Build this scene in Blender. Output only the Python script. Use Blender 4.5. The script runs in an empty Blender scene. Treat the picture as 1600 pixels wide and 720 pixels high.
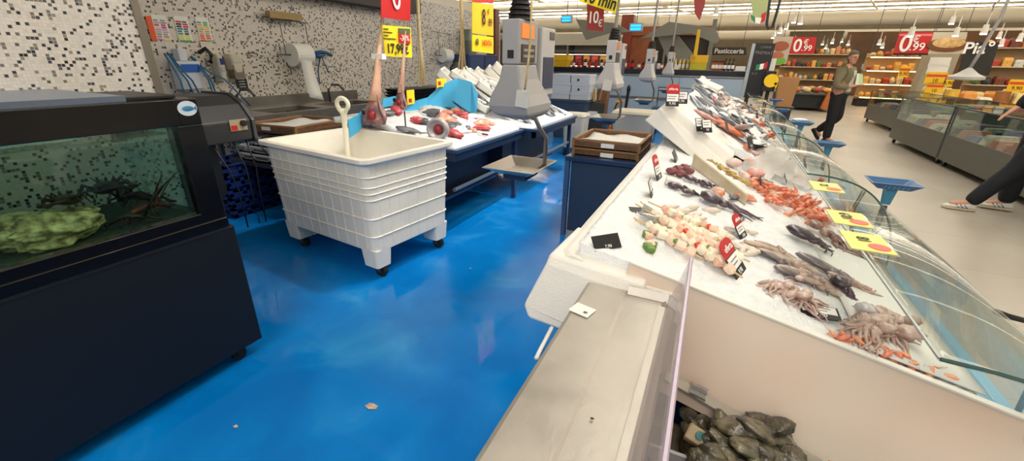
import bpy, bmesh, math, random
from mathutils import Vector, Matrix, noise, Euler
random.seed(7)
PI=math.pi
COL=bpy.context.scene.collection
V=Vector
# ---------------------------------------------------------------- camera calibration
F_PX=653.0; CAM_H=1.5
_r=math.atan(0.018)
_p1=V((1135-800,100-360,F_PX)); _p2=_p1+V((math.cos(_r),math.sin(_r),0))*1000
_down=_p1.cross(_p2).normalized()
if _down.y<0: _down=-_down
_Y=_p1.normalized(); _Z=-_down; _X=_Y.cross(_Z)
ROT=Matrix((_X,_Y,_Z))          # camera-space -> world
CAM=V((0,0,CAM_H))
def ray(px,py): return (ROT@V((px-800,py-360,F_PX))).normalized()
def onz(px,py,z=0.0): v=ray(px,py); return CAM+v*((z-CAM_H)/v.z)
def onx(px,py,x): v=ray(px,py); return CAM+v*(x/v.x)
def ony(px,py,y): v=ray(px,py); return CAM+v*(y/v.y)
# ---------------------------------------------------------------- materials
def lin(c):
    return tuple(((v/255)/12.92 if v/255<=0.04045 else ((v/255+0.055)/1.055)**2.4) for v in c)
MATS={}
def mat(name,rgb,rough=0.5,metal=0.0,var=0.0,vscale=8.0,bump=0.0,bscale=40.0,emit=0.0,rgb2=None,coat=0.0,sss=0.0,alpha=1.0,detail=3.0,rvar=0.0):
    if name in MATS: return MATS[name]
    m=bpy.data.materials.new(name); m.use_nodes=True; nt=m.node_tree; N=nt.nodes; L=nt.links
    b=N['Principled BSDF']; c=lin(rgb)+(1,)
    b.inputs['Base Color'].default_value=c; b.inputs['Roughness'].default_value=rough; b.inputs['Metallic'].default_value=metal
    if coat: b.inputs['Coat Weight'].default_value=coat; b.inputs['Coat Roughness'].default_value=0.08
    if sss: b.inputs['Subsurface Weight'].default_value=sss; b.inputs['Subsurface Radius'].default_value=(0.01,0.008,0.008)
    if emit: b.inputs['Emission Color'].default_value=c; b.inputs['Emission Strength'].default_value=emit
    if alpha<1: b.inputs['Alpha'].default_value=alpha
    tc=N.new('ShaderNodeTexCoord')
    if var or rgb2 or rvar:
        n=N.new('ShaderNodeTexNoise'); n.inputs['Scale'].default_value=vscale; n.inputs['Detail'].default_value=detail
        L.new(tc.outputs['Object'],n.inputs['Vector'])
        if var or rgb2:
            r=N.new('ShaderNodeValToRGB'); L.new(n.outputs['Fac'],r.inputs['Fac'])
            r.color_ramp.elements[0].position=0.35; r.color_ramp.elements[1].position=0.65
            if rgb2: a=lin(rgb2)+(1,); d=c
            else:
                a=tuple(max(0,x*(1-var)) for x in c[:3])+(1,); d=tuple(min(1,x*(1+var)) for x in c[:3])+(1,)
            r.color_ramp.elements[0].color=a; r.color_ramp.elements[1].color=d
            L.new(r.outputs['Color'],b.inputs['Base Color'])
            if emit: L.new(r.outputs['Color'],b.inputs['Emission Color'])
        if rvar:
            mr=N.new('ShaderNodeMapRange'); L.new(n.outputs['Fac'],mr.inputs['Value'])
            mr.inputs['From Min'].default_value=0.3; mr.inputs['From Max'].default_value=0.7
            mr.inputs['To Min'].default_value=max(0.02,rough-rvar); mr.inputs['To Max'].default_value=min(1,rough+rvar)
            L.new(mr.outputs['Result'],b.inputs['Roughness'])
    if bump:
        n2=N.new('ShaderNodeTexNoise'); n2.inputs['Scale'].default_value=bscale; n2.inputs['Detail'].default_value=4
        L.new(tc.outputs['Object'],n2.inputs['Vector'])
        bp=N.new('ShaderNodeBump'); bp.inputs['Strength'].default_value=bump; bp.inputs['Distance'].default_value=0.01
        L.new(n2.outputs['Fac'],bp.inputs['Height']); L.new(bp.outputs['Normal'],b.inputs['Normal'])
    MATS[name]=m; return m
def glass(name,tint=(235,245,242),gloss=0.06,fres=True,rough=0.02,milky=0.0,milk=(235,235,235)):
    if name in MATS: return MATS[name]
    m=bpy.data.materials.new(name); m.use_nodes=True; nt=m.node_tree; N=nt.nodes; L=nt.links
    N.remove(N['Principled BSDF']); out=N['Material Output']
    t=N.new('ShaderNodeBsdfTransparent'); t.inputs['Color'].default_value=lin(tint)+(1,)
    g=N.new('ShaderNodeBsdfGlossy'); g.inputs['Roughness'].default_value=rough
    src=t
    if milky:
        d=N.new('ShaderNodeBsdfDiffuse'); d.inputs['Color'].default_value=lin(milk)+(1,)
        mm=N.new('ShaderNodeMixShader'); mm.inputs[0].default_value=milky
        L.new(t.outputs[0],mm.inputs[1]); L.new(d.outputs[0],mm.inputs[2]); src=mm
    mx=N.new('ShaderNodeMixShader')
    lw=N.new('ShaderNodeLayerWeight'); lw.inputs['Blend'].default_value=.5
    pw=N.new('ShaderNodeMath'); pw.operation='POWER'; pw.inputs[1].default_value=4.0; L.new(lw.outputs['Facing'],pw.inputs[0])
    ml=N.new('ShaderNodeMath'); ml.operation='MULTIPLY_ADD'; ml.inputs[1].default_value=.65; ml.inputs[2].default_value=gloss*.6; L.new(pw.outputs[0],ml.inputs[0])
    L.new(ml.outputs[0],mx.inputs[0]); L.new(src.outputs[0],mx.inputs[1]); L.new(g.outputs[0],mx.inputs[2])
    L.new(mx.outputs[0],out.inputs['Surface'])
    MATS[name]=m; return m
def mosaic(pitch=.0165):
    m=bpy.data.materials.new('mosaic'); m.use_nodes=True; nt=m.node_tree; N=nt.nodes; L=nt.links
    b=N['Principled BSDF']; b.inputs['Roughness'].default_value=0.3
    tc=N.new('ShaderNodeTexCoord')
    dv=N.new('ShaderNodeVectorMath'); dv.operation='SCALE'; dv.inputs['Scale'].default_value=1/pitch
    L.new(tc.outputs['Object'],dv.inputs[0])
    sep=N.new('ShaderNodeSeparateXYZ'); L.new(dv.outputs[0],sep.inputs[0])
    s2=N.new('ShaderNodeMath'); s2.operation='ADD'; L.new(sep.outputs['X'],s2.inputs[0]); L.new(sep.outputs['Y'],s2.inputs[1])
    cmb=N.new('ShaderNodeCombineXYZ'); L.new(s2.outputs[0],cmb.inputs[0]); L.new(sep.outputs['Z'],cmb.inputs[1])
    fl=N.new('ShaderNodeVectorMath'); fl.operation='FLOOR'; L.new(cmb.outputs[0],fl.inputs[0])
    wn=N.new('ShaderNodeTexWhiteNoise'); wn.noise_dimensions='2D'; L.new(fl.outputs[0],wn.inputs['Vector'])
    r=N.new('ShaderNodeValToRGB'); r.color_ramp.interpolation='CONSTANT'; L.new(wn.outputs['Value'],r.inputs['Fac'])
    cols=[(0,(212,206,196)),(.40,(205,199,189)),(.60,(218,210,200)),(.78,(118,112,102)),(.83,(58,60,64)),(.88,(96,90,80)),(.91,(38,44,56)),(.94,(140,132,118)),(.97,(74,84,84)),(.985,(30,30,34))]
    e=r.color_ramp.elements; e[0].position=0; e[0].color=lin(cols[0][1])+(1,); e[1].position=cols[1][0]; e[1].color=lin(cols[1][1])+(1,)
    for p,c in cols[2:]:
        x=e.new(p); x.color=lin(c)+(1,)
    fr=N.new('ShaderNodeVectorMath'); fr.operation='FRACTION'; L.new(cmb.outputs[0],fr.inputs[0])
    sf=N.new('ShaderNodeSeparateXYZ'); L.new(fr.outputs[0],sf.inputs[0])
    def lt(o):
        a=N.new('ShaderNodeMath'); a.operation='LESS_THAN'; a.inputs[1].default_value=0.12; L.new(o,a.inputs[0]); return a
    a1=lt(sf.outputs[0]); a2=lt(sf.outputs[1]); mxm=N.new('ShaderNodeMath'); mxm.operation='MAXIMUM'; L.new(a1.outputs[0],mxm.inputs[0]); L.new(a2.outputs[0],mxm.inputs[1])
    mix=N.new('ShaderNodeMixRGB'); L.new(mxm.outputs[0],mix.inputs[0]); L.new(r.outputs[0],mix.inputs[1]); mix.inputs[2].default_value=lin((202,196,186))+(1,)
    L.new(mix.outputs[0],b.inputs['Base Color'])
    return m
def wet_blue():
    m=bpy.data.materials.new('blue_resin'); m.use_nodes=True; nt=m.node_tree; N=nt.nodes; L=nt.links
    b=N['Principled BSDF']; tc=N.new('ShaderNodeTexCoord')
    def ns(sc,det=4,dist=0.0):
        n=N.new('ShaderNodeTexNoise'); n.inputs['Scale'].default_value=sc; n.inputs['Detail'].default_value=det; n.inputs['Distortion'].default_value=dist
        L.new(tc.outputs['Object'],n.inputs['Vector']); return n
    n=ns(2.3,6,0.6); r=N.new('ShaderNodeValToRGB'); L.new(n.outputs['Fac'],r.inputs['Fac'])
    e=r.color_ramp.elements; e[0].position=.35; e[0].color=lin((4,116,200))+(1,); e[1].position=.75; e[1].color=lin((48,152,222))+(1,)
    x=e.new(.56); x.color=lin((8,128,212))+(1,)
    L.new(r.outputs[0],b.inputs['Base Color'])
    n2=ns(1.4,5,1.2); mr=N.new('ShaderNodeMapRange'); mr.inputs['From Min'].default_value=.42; mr.inputs['From Max'].default_value=.56
    mr.inputs['To Min'].default_value=.05; mr.inputs['To Max'].default_value=.26; L.new(n2.outputs['Fac'],mr.inputs['Value']); L.new(mr.outputs[0],b.inputs['Roughness'])
    n3=ns(14,3); bp=N.new('ShaderNodeBump'); bp.inputs['Strength'].default_value=.07; bp.inputs['Distance'].default_value=.01
    L.new(n3.outputs['Fac'],bp.inputs['Height']); L.new(bp.outputs[0],b.inputs['Normal'])
    return m
def tile_floor():
    m=bpy.data.materials.new('beige_tiles'); m.use_nodes=True; nt=m.node_tree; N=nt.nodes; L=nt.links
    b=N['Principled BSDF']; b.inputs['Roughness'].default_value=.35; tc=N.new('ShaderNodeTexCoord')
    br=N.new('ShaderNodeTexBrick'); br.offset=0; br.inputs['Scale'].default_value=1; br.inputs['Brick Width'].default_value=.9; br.inputs['Row Height'].default_value=.9; br.inputs['Mortar Size'].default_value=.004
    br.inputs['Color1'].default_value=lin((176,168,156))+(1,); br.inputs['Color2'].default_value=lin((170,162,150))+(1,); br.inputs['Mortar'].default_value=lin((150,143,132))+(1,)
    L.new(tc.outputs['Object'],br.inputs['Vector']); 
    n=N.new('ShaderNodeTexNoise'); n.inputs['Scale'].default_value=1.2; n.inputs['Detail'].default_value=6; L.new(tc.outputs['Object'],n.inputs['Vector'])
    mx=N.new('ShaderNodeMixRGB'); mx.blend_type='SOFT_LIGHT'; mx.inputs[0].default_value=.35; L.new(br.outputs[0],mx.inputs[1]); L.new(n.outputs['Fac'],mx.inputs[2])
    L.new(mx.outputs[0],b.inputs['Base Color']); return m
# ---------------------------------------------------------------- mesh builder
WORG={}
class MB:
    def __init__(s): s.bm=bmesh.new()
    def _x(s,vs,M):
        for v in vs: v.co=M@v.co
    def box(s,c,d,rot=None):
        r=bmesh.ops.create_cube(s.bm,size=1); M=Matrix.Translation(V(c))@(Euler(rot).to_matrix().to_4x4() if rot else Matrix())@Matrix.Diagonal((d[0],d[1],d[2],1))
        s._x(r['verts'],M); return s
    def bb(s,a,b):
        a=V(a);b=V(b); return s.box((a+b)/2,[abs(b[i]-a[i]) for i in range(3)])
    def cyl(s,p0,p1,r0,r1=None,n=12):
        p0=V(p0);p1=V(p1); r1=r0 if r1 is None else r1; d=p1-p0
        r=bmesh.ops.create_cone(s.bm,cap_ends=True,segments=n,radius1=max(r0,1e-5),radius2=max(r1,1e-5),depth=d.length)
        s._x(r['verts'],Matrix.Translation((p0+p1)/2)@d.to_track_quat('Z','Y').to_matrix().to_4x4()); return s
    def ell(s,c,d,rot=None,u=14,v=9,nz=0.0,nf=6.0):
        r=bmesh.ops.create_uvsphere(s.bm,u_segments=u,v_segments=v,radius=1)
        if nz:
            for q in r['verts']: q.co*=1+nz*noise.noise(q.co*nf*.5+V(c)*37)
        s._x(r['verts'],Matrix.Translation(V(c))@(Euler(rot).to_matrix().to_4x4() if rot else Matrix())@Matrix.Diagonal((d[0],d[1],d[2],1))); return s
    def loft(s,loops,cap0=True,cap1=True,closed=True):
        rows=[[s.bm.verts.new(V(p)) for p in lp] for lp in loops]; n=len(rows[0])
        for a,b in zip(rows[:-1],rows[1:]):
            for i in range(n if closed else n-1):
                j=(i+1)%n
                try: s.bm.faces.new((a[i],a[j],b[j],b[i]))
                except ValueError: pass
        if closed and cap0: s.bm.faces.new(rows[0][::-1])
        if closed and cap1: s.bm.faces.new(rows[-1])
        return s
    def tube(s,pts,rad,n=8,flat=1.0):
        pts=[V(p) for p in pts]; m=len(pts)
        if not isinstance(rad,(list,tuple)): rad=[rad]*m
        loops=[]; up=V((0,0,1))
        for i,p in enumerate(pts):
            t=(pts[min(i+1,m-1)]-pts[max(i-1,0)]).normalized()
            if abs(t.dot(up))>.95: u=t.cross(V((1,0,0))) if i==0 else (pu-t*pu.dot(t))
            else: u=t.cross(up)
            u.normalize(); pu=u; w=t.cross(u)
            loops.append([p+u*math.cos(2*PI*k/n)*rad[i]+w*math.sin(2*PI*k/n)*rad[i]*flat for k in range(n)])
        return s.loft(loops)
    def prism(s,poly,ax,a,b):
        # poly 2D in the two other axes, extruded along ax (0,1,2) from a to b
        def P(q,t):
            l=list(q); l.insert(ax,t); return V(l)
        return s.loft([[P(q,a) for q in poly],[P(q,b) for q in poly]])
    def lathe(s,c,prof,n=20):
        c=V(c); return s.loft([[c+V((r*math.cos(2*PI*k/n),r*math.sin(2*PI*k/n),z)) for k in range(n)] for r,z in prof])
    def sheet(s,rows,th=0.0):
        vs=[[s.bm.verts.new(V(p)) for p in r] for r in rows]
        fs=[]
        for a,b in zip(vs[:-1],vs[1:]):
            for i in range(len(a)-1): fs.append(s.bm.faces.new((a[i],a[i+1],b[i+1],b[i])))
        if th:
            bmesh.ops.recalc_face_normals(s.bm,faces=fs); bmesh.ops.solidify(s.bm,geom=fs,thickness=th)
        return s
    def quad(s,pts,th=.002):
        return s.sheet([[pts[0],pts[1]],[pts[3],pts[2]]],th)
    def rot(s,M,c=(0,0,0)):
        c=V(c)
        for v in s.bm.verts: v.co=M@(v.co-c)+c
        return s
    def build(s,name,m,parent=None,label=None,cat=None,group=None,kind=None,smooth=False,bevel=0,origin=None,nonorm=False):
        if not nonorm: bmesh.ops.recalc_face_normals(s.bm,faces=s.bm.faces[:])
        if parent is not None: org=WORG[parent.name]
        elif origin is not None: org=V(origin)
        else:
            xs=[v.co.copy() for v in s.bm.verts]
            org=V(((min(p.x for p in xs)+max(p.x for p in xs))/2,(min(p.y for p in xs)+max(p.y for p in xs))/2,min(p.z for p in xs)))
        for v in s.bm.verts: v.co-=org
        me=bpy.data.meshes.new(name); s.bm.to_mesh(me); s.bm.free(); me.materials.append(m)
        if smooth: me.shade_smooth()
        o=bpy.data.objects.new(name,me); COL.objects.link(o)
        if parent is not None: o.parent=parent
        else: o.location=org
        WORG[o.name]=org.copy()
        if bevel:
            q=o.modifiers.new('bevel','BEVEL'); q.width=bevel; q.segments=2; q.limit_method='ANGLE'
        if label: o['label']=label
        if cat: o['category']=cat
        if group: o['group']=group
        if kind: o['kind']=kind
        return o
def T(name,label,cat,loc,group=None,kind=None):
    o=bpy.data.objects.new(name,None); COL.objects.link(o); o.location=loc; o.empty_display_size=.05; WORG[o.name]=V(loc)
    o['label']=label; o['category']=cat
    if group: o['group']=group
    if kind: o['kind']=kind
    return o
def S(mb,name,m,**k): return mb.build(name,m,kind='structure',**k)
KIDS={}
def copy_tree(o,parent=None):
    c=o.copy(); COL.objects.link(c)
    if parent is not None: c.parent=parent
    for ch in [x for x in bpy.data.objects if x.parent==o]: copy_tree(ch,c)
    return c
def place(proto,used,loc,rot=(0,0,0),sc=1.0,label=None,group=None):
    o=proto if not used else copy_tree(proto)
    o.location=loc; o.rotation_euler=rot; o.scale=(sc,sc,sc) if not isinstance(sc,(tuple,list)) else sc
    if label: o['label']=label
    if group: o['group']=group
    return o
def text(s,m,parent,org,right,up,size,th=.0012,align='CENTER',name='lettering',xs=1.0,bold=0.0):
    cu=bpy.data.curves.new('t','FONT'); cu.body=s; cu.size=size; cu.extrude=th; cu.align_x=align; cu.align_y='CENTER'; cu.offset=bold
    ob=bpy.data.objects.new('t',cu); COL.objects.link(ob)
    dg=bpy.context.evaluated_depsgraph_get(); me=bpy.data.meshes.new_from_object(ob.evaluated_get(dg)); bpy.data.objects.remove(ob)
    r=V(right).normalized(); u=V(up); u=(u-r*u.dot(r)).normalized(); n=r.cross(u)
    M=Matrix((( r.x*xs,u.x,n.x,0),(r.y*xs,u.y,n.y,0),(r.z*xs,u.z,n.z,0),(0,0,0,1)))
    off=V(org)-WORG[parent.name]+n*.002
    me.transform(Matrix.Translation(off)@M); me.name=name; me.materials.clear(); me.materials.append(m)
    o=bpy.data.objects.new(name,me); COL.objects.link(o); o.parent=parent; WORG[o.name]=WORG[parent.name]; return o
def rrect(cx,cy,w,d,r,z,ang=0,n=4):
    pts=[]; ca,sa=math.cos(ang),math.sin(ang)
    for sx,sy,a0 in ((1,1,0),(-1,1,PI/2),(-1,-1,PI),(1,-1,1.5*PI)):
        for k in range(n+1):
            a=a0+PI/2*k/n; x=sx*(w/2-r)+r*math.cos(a); y=sy*(d/2-r)+r*math.sin(a)
            pts.append(V((cx+x*ca-y*sa,cy+x*sa+y*ca,z)))
    return pts
def skin_mesh(name,verts,edges,radii,m,parent,sub=2,root=0,label=None,flat=None):
    me=bpy.data.meshes.new(name); me.from_pydata([V(v) for v in verts],edges,[]); ob=bpy.data.objects.new(name+'_t',me); COL.objects.link(ob)
    sk=ob.modifiers.new('s','SKIN'); sk.use_smooth_shade=True
    for i,r in enumerate(radii):
        d=me.skin_vertices[0].data[i]; d.radius=(r,r) if not isinstance(r,tuple) else r; d.use_root=(i==root)
    sb=ob.modifiers.new('u','SUBSURF'); sb.levels=sub; sb.render_levels=sub
    dg=bpy.context.evaluated_depsgraph_get(); m2=bpy.data.meshes.new_from_object(ob.evaluated_get(dg)); bpy.data.objects.remove(ob)
    m2.name=name; org=WORG[parent.name]; m2.transform(Matrix.Translation(-org)); m2.materials.clear(); m2.materials.append(m); m2.shade_smooth()
    o=bpy.data.objects.new(name,m2); COL.objects.link(o); o.parent=parent; WORG[o.name]=org
    if label: o['label']=label
    return o
# ---------------------------------------------------------------- palette
steel=mat('steel',(150,146,140),.32,.8,var=.08,vscale=5,bump=.05,bscale=90)
tray_steel=mat('tray_steel',(178,172,162),.45,.55,var=.07,vscale=7,bump=.06,bscale=60,rvar=.1)
dsteel=mat('dark_steel',(96,98,104),.35,.8,var=.1)
black=mat('black',(10,10,13),.25,0,coat=.3)
blackp=mat('black_plastic',(22,23,26),.45)
rubber=mat('rubber',(18,18,20),.7)
white=mat('white_plastic',(226,223,214),.38,var=.03,sss=.0)
foam=mat('foam',(232,229,220),.75,bump=.25,bscale=160,var=.02)
icem=mat('ice',(244,245,244),.42,bump=.7,bscale=140,rgb2=(228,232,234),vscale=22)
paper=mat('paper',(232,232,226),.7)
navy=mat('navy_frame',(36,58,92),.35,.2)
bluep=mat('blue_plastic',(50,98,144),.4)
dblue=mat('dark_blue_plastic',(16,44,110),.45)
cyan=mat('cyan_board',(72,176,222),.45)
yellow=mat('yellow_card',(246,222,30),.5)
ylw2=mat('amber_card',(238,186,20),.5)
red=mat('red_card',(196,22,26),.45)
wht=mat('white_print',(245,244,240),.5)
blk=mat('black_print',(18,18,18),.6)
scaleg=mat('scale_grey',(160,158,158),.5)
scalew=mat('scale_pale_grey',(186,184,182),.5)
orange=mat('orange_display',(236,120,30),.4,emit=.5)
wood=mat('brown_wicker',(122,88,58),.6,var=.2,vscale=30)
greyp=mat('grey_plastic',(168,174,180),.5)
greyg=mat('warm_grey_panel',(92,92,84),.5)
rope=mat('rope',(196,176,128),.85,var=.15,vscale=60)
beige_=mat('beige_paint',(186,176,156),.6)
# ================================================================ ROOM
S(MB().bb((-6.5,-3,-.1),(.74,11.2,0)),'floor',wet_blue())
S(MB().bb((.74,-3,-.1),(24,44,0)).bb((-22,11.2,-.1),(.74,44,0)).bb((-22,-3,-.1),(-6.5,11.2,0)),'floor_sales_area',tile_floor())
ceilm=mat('ceiling_paint',(206,192,166),.8,var=.06,vscale=.5)
S(MB().bb((-22,-3,5.6),(24,44,5.7)),'ceiling',ceilm)
beam_m=mat('beam_paint',(236,228,208),.7)
b=MB()
for i in range(38): b.bb((-22,-2+i*1.225,5.15+.1*(i%2)),(24,-1.9+i*1.225,5.3+.1*(i%2)))
S(b,'trim_1',beam_m)
b=MB()
for i in range(9): b.bb((-20+i*5.2,-3,5.42),(-19.85+i*5.2,44,5.6))
for k in range(7):
    x=-16+k*5.5; b.cyl((x,12,4.95),(x+9,42,4.95),.05,n=6)
S(b,'trim_2',beam_m)
b=MB()
for y,z,r in ((33,4.1,.38),(38,3.5,.3),(28.5,4.75,.22)): b.cyl((-22,y,z),(24,y,z),r,n=16)
S(b,'trim_3',beam_m,smooth=True)
mos=mosaic(.0215)
S(MB().bb((-5.4,-3,0),(-5.2,9.5,2.47)),'wall_left',mos,origin=(-5.2,0,0))
S(MB().bb((-5.4,-3,2.47),(-5.2,9.5,2.62)),'trim_4',beam_m)
S(MB().bb((-5.2,.3,2.22),(-4.95,6.68,3.1)),'trim_5',mat('soffit',(52,44,42),.5))
S(MB().bb((-2.82,-2.2,0),(-2.62,1.25,3.4)),'wall_left_near',mosaic(.0132),origin=(-2.62,0,0))
S(MB().bb((-2.84,1.25,0),(-2.61,1.285,3.4)),'trim_6',mat('post_steel',(140,132,120),.35,.7),bevel=.004)
S(MB().bb((-5.35,9.75,0),(-5.1,9.95,2.6)),'trim_7',mat('column_brown',(120,72,60),.5))
S(MB().bb((-6.6,10.1,0),(-5.25,10.3,2.5)),'wall_left_far',mos,origin=(-5.2,10.1,0))
S(MB().bb((-5.3,9.5,.9),(-5.22,10.1,1.75)),'trim_8',dblue)
wallb=mat('store_wall',(112,100,80),.8,var=.1,vscale=1)
S(MB().bb((-22,44,0),(24,44.2,5.7)),'wall_back',wallb)
S(MB().bb((24,-3,0),(24.2,44,5.7)),'wall_right',wallb)
S(MB().bb((-22.2,-3,0),(-22,44,5.7)),'wall_far_left',wallb)
# ---- lights : rows of tube strips over the whole shop
tube_m=mat('lamp_diffuser',(255,246,228),.5,emit=9.0)
tube_w=mat('lamp_housing',(214,206,190),.6)
for i in range(19):
    y=-1.2+i*2.45; x0=-.9 if y<11 else -20; x1=22
    pos='row %s metres down the shop'%i
    t=T('ceiling_light_strip','long white tube light row on the ceiling, one of the parallel rows across the shop','light',((x0+x1)/2,y,5.0),'rows of tube lights under the ceiling')
    MB().bb((x0,y-.03,5.06),(x1,y+.03,5.1)).build('housing',tube_w,t)
    MB().bb((x0,y-.05,4.99),(x1,y+.05,5.06)).build('diffuser',tube_m,t)
    for k in range(6):
        x=x0+(x1-x0)*(k+.5)/6; MB().cyl((x,y,5.1),(x,y,5.6),.01,n=5).build('hanger',tube_w,t)
spot_w=mat('spot_white',(225,222,214),.5); spot_e=mat('spot_lens',(255,248,230),.4,emit=30)
def spot(px,py,y,label,grp='track spotlights under the shop ceiling'):
    p=ony(px,py,y); t=T('track_spotlight',label,'spotlight',p,grp)
    MB().cyl(p+V((0,0,.02)),p+V((0,0,.22)),.07,.05,12).build('lamp_head',spot_w,t,smooth=False)
    MB().cyl(p,p+V((0,0,.018)),.06,n=12).build('lens',spot_e,t)
    MB().cyl(p+V((0,0,.22)),p+V((0,0,.5)),.012,n=6).build('stem',spot_w,t)
for px,py,y in ((1118,24,14),(948,24,16),(1240,36,20),(1208,60,20),(1290,76,30),(1300,68,26),(1325,70,30),(1340,74,32),(1373,70,24),(1378,75,26),(1350,75,32),(1258,74,30),(1422,58,14),(1492,57,16),(1536,54,15),(1563,72,20),(1592,64,19),(1486,38,18),(1255,72,32),(1270,78,33),(1310,78,33),(1560,60,22),(1218,52,20),(1228,46,20),(1250,38,18),(1240,70,30),(1285,70,33),(1315,66,33)):
    spot(px,py,y,'small white track spotlight glowing under the far ceiling')
def area(name,loc,size,power,target=None,col=(1,.95,.88)):
    l=bpy.data.lights.new(name,'AREA'); l.shape='RECTANGLE'; l.size=size[0]; l.size_y=size[1]; l.energy=power; l.color=col
    o=bpy.data.objects.new(name,l); COL.objects.link(o); o.location=loc
    if target is not None: o.rotation_euler=(V(target)-V(loc)).to_track_quat('-Z','Y').to_euler()
    return o
area('fish_counter_lamps',(.35,4.6,4.6),(.8,8),150)
def spotlight(name,loc,tgt,power,ang=70):
    l=bpy.data.lights.new(name,'SPOT'); l.energy=power; l.spot_size=math.radians(ang); l.spot_blend=.6; l.shadow_soft_size=.06; l.color=(1,.97,.93)
    o=bpy.data.objects.new(name,l); COL.objects.link(o); o.location=loc; o.rotation_euler=(V(tgt)-V(loc)).to_track_quat('-Z','Y').to_euler()
for i,(x,y) in enumerate(((-.9,2.9),(-.9,3.8),(-.9,4.8),(-.9,5.8))): spotlight('table_spotlight',(x,y,4.3),(-2.7,y+.1,.8),190,55)

area('front_fill',(-.4,-2.7,3.7),(3,1.6),108,(-.6,2.2,.6))  # unseen fill light added behind the camera to brighten camera-facing sides
area('shop_lamps',(8,14,4.95),(12,16),420,None,(1,.93,.82))
w=bpy.data.worlds.new('world'); bpy.context.scene.world=w; w.use_nodes=True
w.node_tree.nodes['Background'].inputs[0].default_value=(1,.95,.88,1); w.node_tree.nodes['Background'].inputs[1].default_value=.6
# ================================================================ LEFT : tank
t=T('lobster_tank','black live-seafood tank with greenish water, rock and crabs, at the left wall','aquarium',(-2.3,.3,0))
Y0,Y1=-.75,1.12
cabm=mat('tank_cabinet',(7,8,13),.5)
MB().bb((-2.92,Y0,.09),(-2.0,Y1,.745)).build('cabinet',cabm,t,bevel=.006)
f=MB(); z0,z1=.75,1.33
f.bb((-2.92,Y0,z0),(-1.985,Y1,.83)); f.bb((-2.92,Y0,1.235),(-2.0,Y1,z1)) ; f.bm.free(); f=MB()
def ring(za,zb,xa=-2.92,xb=-1.99):
    f.bb((xa,Y0,za),(xb,Y0+.07,zb)); f.bb((xa,Y1-.11,za),(xb,Y1-.03,zb)); f.bb((xb-.05,Y0+.07,za),(xb,Y1-.11,zb)); f.bb((xa,Y0+.07,za),(xa+.05,Y1-.11,zb))
f.bb((-2.92,Y0,z0),(-1.985,Y1-.03,.80)); ring(1.225,z1)
f.bb((-2.04,Y1-.13,.8),(-1.99,Y1-.03,1.225)); f.bb((-2.92,Y1-.13,.8),(-2.87,Y1-.03,1.225)); f.bb((-2.04,Y0,.8),(-1.99,Y0+.07,1.225)); f.bb((-2.92,Y0,.8),(-2.87,Y0+.07,1.225))
f.bb((-2.04,Y0+.07,.8),(-1.99,Y1-.13,.845))
f.build('tank_frame',black,t,bevel=.004)
tg=glass('tank_glass',(226,240,232))
MB().bb((-2.5,Y0+.2,1.205),(-2.4,Y1-.3,1.22)).build('tank_lamp',mat('tank_lamp',(240,250,235),.4,emit=1.3),t)
MB().bb((-2.02,Y0+.07,.845),(-2.012,Y1-.13,1.225)).build('front_pane',tg,t)
MB().bb((-2.905,Y0+.07,.80),(-2.897,Y1-.13,1.225)).build('rear_pane',glass('rear_glass',(228,240,232)),t)
MB().bb((-2.86,Y1-.09,.80),(-2.05,Y1-.082,1.225)).build('end_pane',glass('end_glass',(190,215,214)),t)
q=MB()
for i in range(26): q.ell((-2.12-.05*random.random(),.93+.07*random.random(),1.0+.2*random.random()),(.004,.004,.004),u=6,v=4)
q.build('air_bubbles',glass('bubble',(250,255,252),milky=.4),t)
MB().bb((-2.86,Y0+.08,.801),(-2.05,Y1-.1,.815)).build('gravel',mat('gravel',(64,70,60),.9,bump=.8,bscale=80,var=.3,vscale=60),t)
MB().bb((-2.85,Y0+.1,1.19),(-2.06,Y1-.14,1.195)).build('water_surface',glass('water',(228,242,234)),t)
MB().bb((-2.9,Y0+.02,1.331),(-2.02,.86,1.352)).build('lid',mat('lid_steel',(128,144,168),.3,.7),t)
MB().bb((-2.4,.86,1.331),(-2.04,1.04,1.345)).build('lid_clip',blackp,t,bevel=.003)
s=MB().lathe((0,0,0),[(0,0),(.03,0),(.03,.002),(0,.002)],24); 
for v in s.bm.verts: v.co=V((v.co.z,v.co.x*1.25,v.co.y))+V((-1.989,1.045,1.292))
s.build('round_sticker',mat('sticker_white',(214,226,230),.4),t,label='white oval sticker with a blue fish')
q=MB().ell((-1.985,1.045,1.292),(.002,.022,.010)); q.sheet([[(-1.984,1.067,1.292),(-1.984,1.078,1.302)],[(-1.984,1.068,1.290),(-1.984,1.078,1.282)]],.001)
q.build('fish_emblem',mat('emblem_blue',(60,130,170),.4),t)
for y in (1.02,Y0+.1):
    for x in (-2.07,-2.8):
        c=MB(); c.cyl((x,y,.09),(x,y,.06),.02,n=10); c.bb((x-.022,y-.015,.03),(x-.016,y+.015,.075)); c.bb((x+.016,y-.015,.03),(x+.022,y+.015,.075)); c.cyl((x-.015,y,.035),(x+.015,y,.035),.035,n=16)
        c.build('caster',rubber,t)
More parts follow.
